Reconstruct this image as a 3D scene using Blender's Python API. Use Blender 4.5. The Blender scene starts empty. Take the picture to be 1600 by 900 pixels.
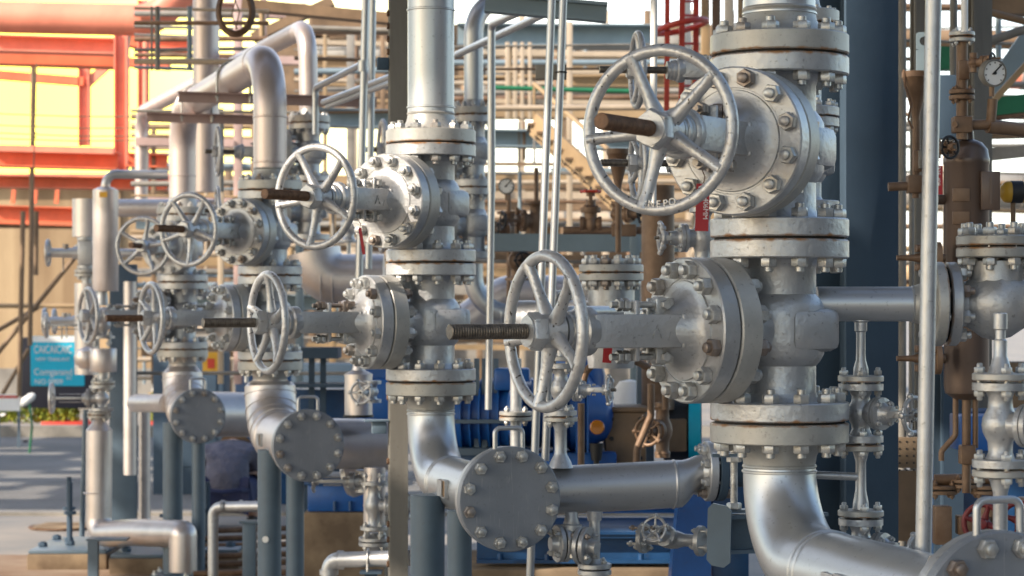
import bpy, bmesh, math, random
from mathutils import Vector, Matrix, Quaternion
R_ = math.radians
S = bpy.context.scene
COL = S.collection
random.seed(11)
CAMH = 1.65
FPX = 3600.0

# ---------------------------------------------------------------- camera
cd = bpy.data.cameras.new('camera'); cam = bpy.data.objects.new('camera', cd); COL.objects.link(cam)
cam.location = (0, 0, CAMH); cam.rotation_euler = (R_(90), 0, 0)
cd.sensor_width = 36; cd.lens = 81.0; cd.shift_y = 30/1600
cd.clip_start = 0.1; cd.clip_end = 600
cd.dof.use_dof = True; cd.dof.focus_distance = 5.9; cd.dof.aperture_fstop = 7.5
S.camera = cam
# ---------------------------------------------------------------- light
SUN_AZ, SUN_EL = -122.0, 33.0
w = bpy.data.worlds.new('World'); S.world = w; w.use_nodes = True
nt = w.node_tree; nt.nodes.clear()
out = nt.nodes.new('ShaderNodeOutputWorld'); bg = nt.nodes.new('ShaderNodeBackground')
sky = nt.nodes.new('ShaderNodeTexSky'); sky.sky_type = 'NISHITA'; sky.sun_disc = False
sky.sun_elevation = R_(SUN_EL); sky.sun_rotation = R_(SUN_AZ)
sky.dust_density = 1.5; sky.air_density = 1.2; sky.ozone_density = 1.0
bg.inputs[1].default_value = 0.15
# warm glow put into the sky colour, fading with angle; the sun lies elsewhere
tc = nt.nodes.new('ShaderNodeTexCoord')
GL = Vector((math.sin(R_(-12.2)), math.cos(R_(-12.2)), math.tan(R_(4.8)))).normalized()
dotn = nt.nodes.new('ShaderNodeVectorMath'); dotn.operation = 'DOT_PRODUCT'; dotn.inputs[1].default_value = GL
nt.links.new(tc.outputs['Generated'], dotn.inputs[0])
def rampn(stops):
    r_ = nt.nodes.new('ShaderNodeValToRGB'); c_ = r_.color_ramp
    c_.elements[0].position = stops[0][0]; c_.elements[0].color = (*stops[0][1], 1)
    c_.elements[1].position = stops[-1][0]; c_.elements[1].color = (*stops[-1][1], 1)
    for p_, q_ in stops[1:-1]: e_ = c_.elements.new(p_); e_.color = (*q_, 1)
    nt.links.new(dotn.outputs['Value'], r_.inputs[0]); return r_
rw = rampn([(.60, (0, 0, 0)), (.90, (2.4, 2.4, 2.6)), (.965, (6, 5.9, 6.0)), (1.0, (6, 5.9, 6.0))])
add0 = nt.nodes.new('ShaderNodeMixRGB'); add0.blend_type = 'ADD'; add0.inputs[0].default_value = 1.0
nt.links.new(sky.outputs[0], add0.inputs[1]); nt.links.new(rw.outputs[0], add0.inputs[2])
rf = rampn([(.962, (0, 0, 0)), (.982, (.22,)*3), (.992, (.55,)*3), (.9965, (.86,)*3), (.9992, (1, 1, 1))])
add = nt.nodes.new('ShaderNodeMixRGB'); add.inputs[2].default_value = (17, 13.5, 1.9, 1)
nt.links.new(rf.outputs[0], add.inputs[0]); nt.links.new(add0.outputs[0], add.inputs[1])
nt.links.new(add.outputs[0], bg.inputs[0]); nt.links.new(bg.outputs[0], out.inputs[0])
sd = bpy.data.lights.new('sun', 'SUN'); sun = bpy.data.objects.new('sun', sd); COL.objects.link(sun)
sd.energy = 4.0; sd.angle = R_(0.6); sd.color = (1.0, 0.88, 0.74)
sv = Vector((math.sin(R_(SUN_AZ))*math.cos(R_(SUN_EL)), math.cos(R_(SUN_AZ))*math.cos(R_(SUN_EL)), math.sin(R_(SUN_EL))))
sun.rotation_euler = sv.to_track_quat('Z', 'Y').to_euler(); sun.location = sv*50
S.view_settings.view_transform = 'Standard'; S.view_settings.look = 'None'
S.view_settings.exposure = 0.92; S.view_settings.gamma = 1.0; S.view_settings.use_curve_mapping = False
S.render.engine = 'CYCLES'
S.cycles.use_denoising = True
S.cycles.max_bounces = 8; S.cycles.diffuse_bounces = 3; S.cycles.glossy_bounces = 4; S.cycles.volume_bounces = 0
S.cycles.sample_clamp_indirect = 6.0

# ---------------------------------------------------------------- materials
def mat(name, col, metal=0.0, rough=0.5, var=0.12, vscale=6.0, bump=0.15, bscale=60.0, rust=0.0, dirt=0.0, col2=None, spec=0.5, streak=False, bdist=0.002, chips=0.0, orand=0.0, rustrand=False, scratch=0.0):
    m = bpy.data.materials.new(name); m.use_nodes = True
    n = m.node_tree.nodes; l = m.node_tree.links
    p = n['Principled BSDF']
    p.inputs['Metallic'].default_value = metal; p.inputs['Roughness'].default_value = rough
    p.inputs['Specular IOR Level'].default_value = spec
    t = n.new('ShaderNodeTexCoord'); src = t.outputs['Object']
    no = n.new('ShaderNodeTexNoise'); no.inputs['Scale'].default_value = vscale; no.inputs['Detail'].default_value = 6; no.inputs['Roughness'].default_value = 0.6
    l.new(src, no.inputs['Vector'])
    if streak:
        mp = n.new('ShaderNodeMapping'); mp.inputs['Scale'].default_value = (1, 1, 0.12)
        l.new(src, mp.inputs['Vector']); l.new(mp.outputs[0], no.inputs['Vector'])
    mx = n.new('ShaderNodeMixRGB'); c = Vector(col)
    a = c*(1-var); b = c*(1+var) if col2 is None else Vector(col2)
    mx.inputs[1].default_value = (*a, 1); mx.inputs[2].default_value = (*b, 1)
    rg = n.new('ShaderNodeMapRange'); rg.inputs[1].default_value = 0.35; rg.inputs[2].default_value = 0.65
    l.new(no.outputs[0], rg.inputs[0]); l.new(rg.outputs[0], mx.inputs[0])
    colo = mx.outputs[0]
    rsock = None
    if dirt:
        n2 = n.new('ShaderNodeTexNoise'); n2.inputs['Scale'].default_value = 38; n2.inputs['Detail'].default_value = 5; n2.inputs['Roughness'].default_value = 0.7
        l.new(src, n2.inputs['Vector'])
        r2 = n.new('ShaderNodeMapRange'); r2.inputs[1].default_value = 0.60; r2.inputs[2].default_value = 0.70; r2.inputs[4].default_value = dirt
        l.new(n2.outputs[0], r2.inputs[0])
        m2 = n.new('ShaderNodeMixRGB'); m2.inputs[2].default_value = (0.075, 0.055, 0.04, 1)
        l.new(r2.outputs[0], m2.inputs[0]); l.new(colo, m2.inputs[1]); colo = m2.outputs[0]
    if chips:
        n4 = n.new('ShaderNodeTexNoise'); n4.inputs['Scale'].default_value = 90; n4.inputs['Detail'].default_value = 3
        l.new(src, n4.inputs['Vector'])
        r4 = n.new('ShaderNodeMapRange'); r4.inputs[1].default_value = 0.66; r4.inputs[2].default_value = 0.69; r4.inputs[4].default_value = chips
        l.new(n4.outputs[0], r4.inputs[0])
        m4 = n.new('ShaderNodeMixRGB'); m4.inputs[2].default_value = (0.05, 0.04, 0.035, 1)
        l.new(r4.outputs[0], m4.inputs[0]); l.new(colo, m4.inputs[1]); colo = m4.outputs[0]
    if scratch:
        mp = n.new('ShaderNodeMapping'); mp.inputs['Scale'].default_value = (9, 160, 9); mp.inputs['Rotation'].default_value = (0, 0, 0.6)
        n5 = n.new('ShaderNodeTexNoise'); n5.inputs['Scale'].default_value = 1.6; n5.inputs['Detail'].default_value = 2; n5.inputs['Distortion'].default_value = 0.6
        l.new(src, mp.inputs['Vector']); l.new(mp.outputs[0], n5.inputs['Vector'])
        r5 = n.new('ShaderNodeMapRange'); r5.inputs[1].default_value = 0.67; r5.inputs[2].default_value = 0.70; r5.inputs[4].default_value = scratch
        l.new(n5.outputs[0], r5.inputs[0])
        m5 = n.new('ShaderNodeMixRGB'); m5.inputs[2].default_value = (0.5, 0.5, 0.5, 1)
        l.new(r5.outputs[0], m5.inputs[0]); l.new(colo, m5.inputs[1]); colo = m5.outputs[0]
    if orand or rustrand:
        oi = n.new('ShaderNodeObjectInfo')
        if orand:
            r6 = n.new('ShaderNodeMapRange'); r6.inputs[3].default_value = 1-orand; r6.inputs[4].default_value = 1+orand
            l.new(oi.outputs['Random'], r6.inputs[0])
            m6 = n.new('ShaderNodeVectorMath'); m6.operation = 'SCALE'; l.new(colo, m6.inputs[0]); l.new(r6.outputs[0], m6.inputs['Scale']); colo = m6.outputs[0]
        if rustrand:
            r7 = n.new('ShaderNodeMapRange'); r7.inputs[1].default_value = 0.80; r7.inputs[2].default_value = 1.0; r7.inputs[4].default_value = 0.75
            l.new(oi.outputs['Random'], r7.inputs[0])
            m7 = n.new('ShaderNodeMixRGB'); m7.inputs[2].default_value = (0.17, 0.10, 0.06, 1)
            l.new(r7.outputs[0], m7.inputs[0]); l.new(colo, m7.inputs[1]); colo = m7.outputs[0]
    if rust:
        at = n.new('ShaderNodeAttribute'); at.attribute_name = 'rust'
        n3 = n.new('ShaderNodeTexNoise'); n3.inputs['Scale'].default_value = 30; n3.inputs['Detail'].default_value = 4
        mp = n.new('ShaderNodeMapping'); mp.inputs['Scale'].default_value = (1, 1, 0.35)
        l.new(src, mp.inputs['Vector']); l.new(mp.outputs[0], n3.inputs['Vector'])
        ad = n.new('ShaderNodeMath'); ad.operation = 'MULTIPLY_ADD'; ad.inputs[1].default_value = 0.62
        l.new(at.outputs['Fac'], ad.inputs[0]); l.new(n3.outputs[0], ad.inputs[2])
        r3 = n.new('ShaderNodeMapRange'); r3.inputs[1].default_value = 1.02; r3.inputs[2].default_value = 1.26; r3.inputs[4].default_value = rust
        l.new(ad.outputs[0], r3.inputs[0])
        m3 = n.new('ShaderNodeMixRGB'); m3.inputs[2].default_value = (0.30, 0.14, 0.045, 1)
        l.new(r3.outputs[0], m3.inputs[0]); l.new(colo, m3.inputs[1]); colo = m3.outputs[0]
        mm = n.new('ShaderNodeMath'); mm.operation = 'MULTIPLY_ADD'; mm.inputs[1].default_value = -metal; mm.inputs[2].default_value = metal
        l.new(r3.outputs[0], mm.inputs[0]); l.new(mm.outputs[0], p.inputs['Metallic'])
    l.new(colo, p.inputs['Base Color'])
    rr = n.new('ShaderNodeMapRange'); rr.inputs[3].default_value = max(0.05, rough-0.08); rr.inputs[4].default_value = min(1, rough+0.12)
    l.new(no.outputs[0], rr.inputs[0]); l.new(rr.outputs[0], p.inputs['Roughness'])
    if bump:
        nb = n.new('ShaderNodeTexNoise'); nb.inputs['Scale'].default_value = bscale; nb.inputs['Detail'].default_value = 5
        l.new(src, nb.inputs['Vector'])
        bp = n.new('ShaderNodeBump'); bp.inputs['Strength'].default_value = bump; bp.inputs['Distance'].default_value = bdist
        l.new(nb.outputs[0], bp.inputs['Height']); l.new(bp.outputs[0], p.inputs['Normal'])
    return m
M = {}
M['silver'] = mat('silver_paint', (0.475, 0.48, 0.49), 0.62, 0.38, 0.12, 7, 0.45, 45, dirt=0.25, bdist=0.003, chips=0.3, orand=.06)
M['cast'] = mat('silver_paint_on_casting', (0.46, 0.463, 0.47), 0.6, 0.38, 0.10, 7, 0.6, 60, rust=0.95, dirt=0.18, bdist=0.0035, chips=0.35, orand=.09)
M['flange'] = mat('weathered_flange_paint', (0.435, 0.425, 0.40), 0.45, 0.43, 0.13, 10, 0.4, 70, rust=1.0, dirt=0.28, chips=.3, orand=.08, bdist=0.002)
M['wheel'] = mat('worn_handwheel_paint', (0.49, 0.49, 0.495), 0.6, 0.36, 0.15, 20, 0.7, 80, dirt=0.4, bdist=0.003, chips=1.0, orand=.10)
M['bolt'] = mat('zinc_bolt', (0.50, 0.495, 0.48), 0.6, 0.35, 0.25, 40, 0.4, 120, dirt=0.35, orand=.12, rustrand=True)
M['pipe'] = mat('smooth_silver_pipe', (0.50, 0.51, 0.525), 0.72, 0.33, 0.05, 4, 0.2, 45, dirt=0.07, bdist=0.0015, chips=0.25)
M['warmlitpipe'] = mat('silver_pipe_warm_light_tint', (0.60, 0.51, 0.48), 0.65, 0.36, 0.06, 4, 0.2, 45, dirt=0.07, bdist=0.0015, chips=0.2)  # copy of the silver pipe with warm light put into its colour
M['clad'] = mat('aluminium_cladding', (0.60, 0.55, 0.53), 0.70, 0.36, 0.10, 5, 0.2, 12, dirt=0.15)  # aluminium colour with a mild warm light tint mixed in
M['blind'] = mat('grey_cover_paint', (0.225, 0.245, 0.28), 0.2, 0.42, 0.10, 5, 0.25, 50, dirt=0.12, chips=0.2, scratch=.35)
M['gasket'] = mat('dark_gasket', (0.02, 0.018, 0.016), 0, 0.8, 0.2, 30, 0.2)
M['stem'] = mat('rusty_stem', (0.15, 0.08, 0.045), 0.3, 0.5, 0.4, 60, 0.5, 150, dirt=0.3)
M['stemgrey'] = mat('greased_stem', (0.16, 0.14, 0.12), 0.7, 0.38, 0.35, 60, 0.4, 150, dirt=0.5)
M['rusty'] = mat('rusty_steel', (0.13, 0.062, 0.032), 0.2, 0.65, 0.35, 12, 0.7, 60, col2=(0.20, 0.12, 0.07))
M['rustpipe'] = mat('brown_pipe', (0.20, 0.11, 0.06), 0.2, 0.5, 0.3, 8, 0.4, 50, col2=(0.25, 0.16, 0.10))
M['vessel'] = mat('brown_vessel_paint', (0.13, 0.09, 0.07), 0.35, 0.32, 0.2, 5, 0.3, 40, streak=True, dirt=0.3)
M['slate'] = mat('slate_blue_steel_paint', (0.048, 0.078, 0.115), 0.0, 0.65, 0.12, 3, 0.3, 40, dirt=0.08, spec=0.25)
M['post'] = mat('blue_grey_post_paint', (0.085, 0.125, 0.165), 0.0, 0.42, 0.12, 5, 0.3, 40, dirt=0.2)
M['greysteel'] = mat('weathered_grey_steel', (0.19, 0.178, 0.155), 0.1, 0.6, 0.3, 4, 0.4, 40, streak=True, dirt=0.35)
M['concrete'] = mat('concrete_grey', (0.25, 0.23, 0.20), 0, 0.85, 0.25, 3, 0.5, 40, dirt=0.3)
M['plinth'] = mat('stained_concrete', (0.17, 0.115, 0.07), 0, 0.85, 0.3, 3, 0.6, 30, col2=(0.30, 0.22, 0.14))
M['blue'] = mat('blue_machine_paint', (0.012, 0.095, 0.34), 0, 0.32, 0.18, 6, 0.2, 40, dirt=0.25)
M['navy'] = mat('dark_blue_skid_paint', (0.010, 0.055, 0.15), 0, 0.4, 0.2, 6, 0.2, 40, dirt=0.3)
M['red'] = mat('red_paint', (0.50, 0.045, 0.025), 0, 0.45, 0.15, 6, 0.2)
M['darkred'] = mat('dull_dark_red_paint', (0.17, 0.018, 0.02), 0, 0.5, 0.2, 8, 0.3, dirt=0.3)
M['redtag'] = mat('red_tag_paint', (0.36, 0.008, 0.015), 0, 0.4, 0.1, 6, 0.1)
M['white'] = mat('white_paint', (0.78, 0.77, 0.74), 0, 0.5, 0.06, 6, 0.1)
M['orange'] = mat('orange_steel_glow_tint', (0.74, 0.17, 0.075), 0, 0.5, 0.15, 3, 0.3)  # orange steel, the upper left's warm glow put into the colour
M['salmon'] = mat('salmon_paint_glow_tint', (0.82, 0.27, 0.17), 0, 0.5, 0.12, 3, 0.3)  # salmon tone, pushed brighter and redder to carry the warm glow
M['tan'] = mat('tan_cladding', (0.33, 0.225, 0.12), 0.1, 0.5, 0.2, 2, 0.3, 20)
M['cream'] = mat('cream_cladding', (0.44, 0.35, 0.25), 0.1, 0.5, 0.15, 2, 0.3, 20)
M['umber'] = mat('umber_steel', (0.20, 0.13, 0.075), 0.1, 0.6, 0.3, 3, 0.3, 20)
M['bgsteel'] = mat('grey_blue_beam_paint', (0.20, 0.26, 0.29), 0.1, 0.5, 0.15, 2, 0.3, 20)
M['pinksteel'] = mat('pink_grey_steel', (0.44, 0.31, 0.28), 0.1, 0.5, 0.15, 3, 0.3)  # pinkish grey base colour with slight variation
M['green'] = mat('green_paint', (0.012, 0.14, 0.06), 0, 0.5, 0.15, 4, 0.2)
M['yellow'] = mat('yellow_paint', (0.62, 0.34, 0.03), 0, 0.4, 0.15, 8, 0.2, dirt=0.2)
M['black'] = mat('black_rubber', (0.018, 0.017, 0.017), 0, 0.5, 0.2, 10, 0.2)
M['cyan'] = mat('cyan_sign_board', (0.0, 0.42, 0.60), 0, 0.5, 0.05, 4, 0.1)
M['darkboard'] = mat('dark_board', (0.035, 0.032, 0.045), 0, 0.6, 0.1, 4, 0.1)
M['wall'] = mat('tan_render_wall', (0.30, 0.20, 0.11), 0, 0.9, 0.18, 1.1, 0.5, 12, streak=True, dirt=0.3, col2=(0.50, 0.37, 0.22))
M['road'] = mat('asphalt', (0.185, 0.18, 0.17), 0, 0.9, 0.2, 0.8, 0.8, 90, dirt=0.1, bdist=0.01)
M['slab'] = mat('concrete_slab', (0.24, 0.235, 0.225), 0, 0.9, 0.2, 0.9, 0.6, 40, dirt=0.1, col2=(0.31, 0.27, 0.23))
M['soil'] = mat('rusty_stained_slab', (0.26, 0.14, 0.07), 0, 0.95, 0.3, 1.3, 0.8, 40, col2=(0.32, 0.24, 0.17))
M['leaf'] = mat('leaf', (0.16, 0.24, 0.03), 0, 0.6, 0.5, 9, 0.0, col2=(0.34, 0.36, 0.03))
M['skin'] = mat('skin', (0.42, 0.24, 0.16), 0, 0.55, 0.05)
M['jacket'] = mat('grey_violet_cloth', (0.09, 0.09, 0.125), 0, 0.85, 0.25, 7, 1.0, 11, bdist=0.05)
M['trousers'] = mat('navy_cloth', (0.015, 0.022, 0.07), 0, 0.85, 0.2, 5, 0.5, 20, bdist=0.01)
gm = bpy.data.materials.new('amber_glass'); gm.use_nodes = True; gp = gm.node_tree.nodes['Principled BSDF']
gp.inputs['Base Color'].default_value = (0.45, 0.16, 0.01, 1); gp.inputs['Roughness'].default_value = 0.08; gp.inputs['Coat Weight'].default_value = 0.5
M['amber'] = gm

# ---------------------------------------------------------------- mesh builder
def frame(z, xh=None):
    z = Vector(z).normalized()
    h = Vector(xh) if xh else (Vector((0, 0, 1)) if abs(z.z) < 0.9 else Vector((1, 0, 0)))
    x = h - z*h.dot(z)
    x.normalize(); y = z.cross(x)
    return Matrix((x, y, z)).transposed()
def TM(loc, z=(0, 0, 1), xh=None):
    return Matrix.Translation(Vector(loc)) @ frame(z, xh).to_4x4()
class MB:
    def __init__(s): s.v = []; s.f = []; s.r = []
    def add(s, vs, fs, Mx=None, rust=None):
        o = len(s.v)
        s.v.extend([(Mx @ Vector(v)) if Mx is not None else Vector(v) for v in vs])
        s.r.extend(rust if rust else [0.0]*len(vs))
        s.f.extend([tuple(i+o for i in f) for f in fs]); return s
    def lathe(s, prof, Mx=None, seg=32, sx=1.0, sy=1.0, capa=True, capb=True):
        """prof: list of (r, z[, rust]) going up in z order along the outline"""
        vs = []; rs = []; fs = []; rings = []
        for p in prof:
            r, z = p[0], p[1]; ru = p[2] if len(p) > 2 else 0.0
            if r < 1e-6:
                rings.append([len(vs)]); vs.append((0, 0, z)); rs.append(ru)
            else:
                ids = []
                for k in range(seg):
                    a = 2*math.pi*k/seg
                    ids.append(len(vs)); vs.append((r*math.cos(a)*sx, r*math.sin(a)*sy, z)); rs.append(ru)
                rings.append(ids)
        for a, b in zip(rings[:-1], rings[1:]):
            for k in range(seg):
                k2 = (k+1) % seg
                if len(a) == 1 and len(b) == 1: continue
                if len(a) == 1: fs.append((a[0], b[k2], b[k]))
                elif len(b) == 1: fs.append((a[k], a[k2], b[0]))
                else: fs.append((a[k], a[k2], b[k2], b[k]))
        if capa and len(rings[0]) > 1: fs.append(tuple(reversed(rings[0])))
        if capb and len(rings[-1]) > 1: fs.append(tuple(rings[-1]))
        return s.add(vs, fs, Mx, rs)
    def cyl(s, p0, p1, r, r1=None, seg=20, bev=0.0):
        p0 = Vector(p0); p1 = Vector(p1); L = (p1-p0).length; r1 = r if r1 is None else r1
        pr = [(r, 0), (r1, L)] if not bev else [(r-bev, 0), (r, bev), (r1, L-bev), (r1-bev, L)]
        return s.lathe(pr, TM(p0, p1-p0), seg)
    def disc(s, p, z, R, t, bev=0.002, seg=40, rust=None):
        """disc of thickness t starting at p along z; rust: 'a' near p, 'b' far"""
        q = min(0.014, t*0.4)
        ra, rb = (1, 0) if rust == 'a' else ((0, 1) if rust == 'b' else (0, 0))
        return s.lathe([(0, 0, ra), (R-bev, 0, ra), (R, bev, ra), (R, q, ra*0.35), (R, t-q, rb*0.35), (R, t-bev, rb), (R-bev, t, rb), (0, t, rb)], TM(p, z), seg)
    def tube(s, pts, r, seg=16, caps=True, sy=1.0):
        pts = [Vector(p) for p in pts]; n = len(pts)
        rs = r if isinstance(r, (list, tuple)) else [r]*n
        closed = (pts[0]-pts[-1]).length < 1e-6
        if closed: pts = pts[:-1]; n -= 1
        T = []
        for i in range(n):
            a = pts[(i-1) % n] if closed or i > 0 else pts[i]; b = pts[(i+1) % n] if closed or i < n-1 else pts[i]
            T.append((b-a).normalized())
        x = frame(T[0]).col[0].copy(); vs = []; fs = []
        for i in range(n):
            if i:
                x = T[i-1].rotation_difference(T[i]) @ x
            x = (x - T[i]*x.dot(T[i])).normalized(); y = T[i].cross(x)
            for k in range(seg):
                a = 2*math.pi*k/seg; vs.append(pts[i] + (x*math.cos(a) + y*math.sin(a)*sy)*rs[i])
        for i in range(n if closed else n-1):
            j = (i+1) % n
            for k in range(seg):
                k2 = (k+1) % seg; fs.append((i*seg+k, i*seg+k2, j*seg+k2, j*seg+k))
        if caps and not closed:
            fs.append(tuple(reversed(range(seg)))); fs.append(tuple((n-1)*seg+k for k in range(seg)))
        return s.add(vs, fs)
    def box(s, c, size, Mx=None, bev=0.0, rot=None):
        bm = bmesh.new(); bmesh.ops.create_cube(bm, size=1)
        for v in bm.verts: v.co = Vector((v.co.x*size[0], v.co.y*size[1], v.co.z*size[2]))
        if bev: bmesh.ops.bevel(bm, geom=list(bm.edges), offset=bev, segments=2, profile=0.5, affect='EDGES')
        m = Matrix.Translation(Vector(c))
        if rot is not None: m = m @ rot.to_4x4()
        if Mx is not None: m = Mx @ m
        bm.verts.index_update()
        s.add([v.co for v in bm.verts], [tuple(v.index for v in f.verts) for f in bm.faces], m); bm.free(); return s
    def bar(s, p0, p1, wd, ht, up=(0, 0, 1), bev=0.0):
        p0 = Vector(p0); p1 = Vector(p1); d = p1-p0
        x = d.normalized(); u = Vector(up); z = (u-x*u.dot(x)).normalized(); y = z.cross(x)
        return s.box((p0+p1)/2, (d.length, wd, ht), None, bev, Matrix((x, y, z)).transposed())
    def ibeam(s, p0, p1, wd, ht, t=0.012, up=(0, 0, 1)):
        p0 = Vector(p0); p1 = Vector(p1); x = (p1-p0).normalized(); u = Vector(up); z = (u-x*u.dot(x)).normalized()
        for k in (1, -1): s.bar(p0+z*k*(ht-t)/2, p1+z*k*(ht-t)/2, wd, t, up)
        s.bar(p0, p1, t, ht-2*t-0.0002, up); return s
    def prism(s, poly, t, Mx=None):
        n = len(poly); vs = [(x, y, 0) for x, y in poly]+[(x, y, t) for x, y in poly]
        fs = [tuple(reversed(range(n))), tuple(range(n, 2*n))]+[(i, (i+1) % n, n+(i+1) % n, n+i) for i in range(n)]
        return s.add(vs, fs, Mx)
    def hexn(s, p, z, af, h, xh=None):
        r = af/math.sqrt(3); Mx = TM(p, z, xh)
        ph = [(r*math.cos(math.pi/3*k), r*math.sin(math.pi/3*k)) for k in range(6)]
        c = 0.90
        vs = [(x*c, y*c, 0) for x, y in ph]+[(x, y, h*0.12) for x, y in ph]+[(x, y, h*0.86) for x, y in ph]+[(x*c, y*c, h) for x, y in ph]
        fs = [tuple(reversed(range(6))), tuple(range(18, 24))]
        for q in range(3):
            for k in range(6): fs.append((q*6+k, q*6+(k+1) % 6, q*6+6+(k+1) % 6, q*6+6+k))
        return s.add(vs, fs, Mx)
    def mesh(s, name):
        me = bpy.data.meshes.new(name)
        me.from_pydata([tuple(v) for v in s.v], [], s.f); me.validate()
        if len(me.polygons):
            me.shade_smooth(); me.set_sharp_from_angle(angle=R_(38))
        if any(s.r) and len(me.vertices) == len(s.r):
            at = me.attributes.new('rust', 'FLOAT', 'POINT'); at.data.foreach_set('value', s.r)
        return me
def fillet(pts, R, n=10):
    pts = [Vector(p) for p in pts]; out = [pts[0]]
    for i in range(1, len(pts)-1):
        p = pts[i]; a = (pts[i-1]-p); b = (pts[i+1]-p); la, lb = a.length, b.length; a.normalize(); b.normalize()
        th = a.angle(b)
        if math.pi-th < 0.02 or th < 0.02: out.append(p); continue
        rr = R[i-1] if isinstance(R, (list, tuple)) else R
        t = min(rr/math.tan(th/2), la*0.49 if i > 1 else la*0.98, lb*0.49 if i < len(pts)-2 else lb*0.98); rr = t*math.tan(th/2)
        c = p + (a+b).normalized()*(rr/math.sin(th/2)); s0 = p+a*t-c; s1 = p+b*t-c; ang = s0.angle(s1); ax = s0.cross(s1).normalized()
        for k in range(n+1): out.append(c + Quaternion(ax, ang*k/n) @ s0)
    out.append(pts[-1]); return out

# ---------------------------------------------------------------- object helpers
CACHE = {}
def part(name, mb, m, parent, loc=None, rot=None, label=None, key=None, kind=None):
    if key is not None and key in CACHE: me = CACHE[key]
    else:
        if callable(mb): mb = mb()
        me = mb.mesh(name); me.materials.append(M[m] if isinstance(m, str) else m)
        if key is not None: CACHE[key] = me
    o = bpy.data.objects.new(name, me); COL.objects.link(o)
    if parent is not None: o.parent = parent
    if loc is not None: o.location = loc
    if rot is not None: o.rotation_euler = rot.to_euler() if isinstance(rot, (Matrix, Quaternion)) else rot
    if label: o['label'] = label
    if kind: o['kind'] = kind
    return o
def thing(name, label, cat, loc=(0, 0, 0), rot=None, group=None):
    o = bpy.data.objects.new(name, None); COL.objects.link(o); o.empty_display_size = 0.1
    o.location = loc
    if rot is not None:
        o.rotation_euler = rot.to_euler() if isinstance(rot, (Matrix, Quaternion)) else (0, 0, rot)
    o['label'] = label; o['category'] = cat
    if group: o['group'] = group
    return o
def solo(name, label, cat, mb, m, group=None):
    o = part(name, mb, m, None); o['label'] = label; o['category'] = cat
    if group: o['group'] = group
    return o
def struct(name, mb, m):
    o = part(name, mb, m, None); o['kind'] = 'structure'; return o
def W(px, py, D):
    """point seen at photo pixel (px, py), D metres in front of the camera plane"""
    return Vector(((px-800)/FPX*D, D, CAMH+(480-py)/FPX*D))
def textmesh(body, size, ext=0.001, align='LEFT', space=1.0):
    c = bpy.data.curves.new('t', 'FONT'); c.body = body; c.size = size; c.extrude = ext; c.align_x = align; c.space_character = space
    o = bpy.data.objects.new('t', c); me = bpy.data.meshes.new_from_object(o)
    bpy.data.objects.remove(o); return me
def text_part(name, body, size, m, parent, loc, rotm, ext=0.001, align='LEFT', label=None, scale=(1, 1, 1), fat=0.0):
    me = textmesh(body, size, ext, align); me.materials.append(M[m])
    o = bpy.data.objects.new(name, me); COL.objects.link(o); o.parent = parent; o.location = loc; o.rotation_euler = rotm.to_euler(); o.scale = scale
    if label: o['label'] = label
    return o
# ================================================================ valve builders
def stud(L, af=0.030, nh=0.019, rod=0.0095, grip=None, proud=0.012):
    """stud bolt with a nut at each end, centred, along z; grip = clamped thickness"""
    def f():
        b = MB(); g = grip
        b.lathe([(rod*0.75, -g/2-nh-proud), (rod, -g/2-nh-proud+0.002), (rod, g/2+nh+proud-0.002), (rod*0.75, g/2+nh+proud)], None, 12)
        b.hexn((0, 0, g/2), (0, 0, 1), af, nh); b.hexn((0, 0, -g/2), (0, 0, -1), af, nh)
        return b
    return f
def ring_studs(parent, c, ax, Rb, n, grip, key, af=0.030, nh=0.019, rod=0.0095, proud=0.012, a0=0.5, m='bolt'):
    fr = frame(ax)
    me = stud(0, af, nh, rod, grip, proud)
    rng = random.Random(key+str(c))
    for k in range(n):
        a = 2*math.pi*(k+a0)/n
        p = Vector(c) + fr @ Vector((Rb*math.cos(a), Rb*math.sin(a), 0))
        rot = fr @ Matrix.Rotation(rng.random()*1.05, 3, 'Z')
        part('stud_bolt', me, m, parent, p, rot, key=key)
def thread(r, L, pitch, p0=(0, 0, 0), z=(0, 0, 1), seg=16, depth=None):
    b = MB(); n = int(L/pitch); depth = depth or pitch*0.32; vs = []; fs = []
    steps = n*8; per = 8
    pr = [(r*0.55, 0), (r*0.92, 0.002)]
    for k in range(n):
        z0 = 0.004+k*pitch
        pr += [(r-depth, z0), (r-depth, z0+pitch*0.25), (r, z0+pitch*0.5), (r, z0+pitch*0.75)]
    pr += [(r-depth, 0.004+n*pitch)]
    return b.lathe(pr, TM(p0, z), seg)
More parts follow.
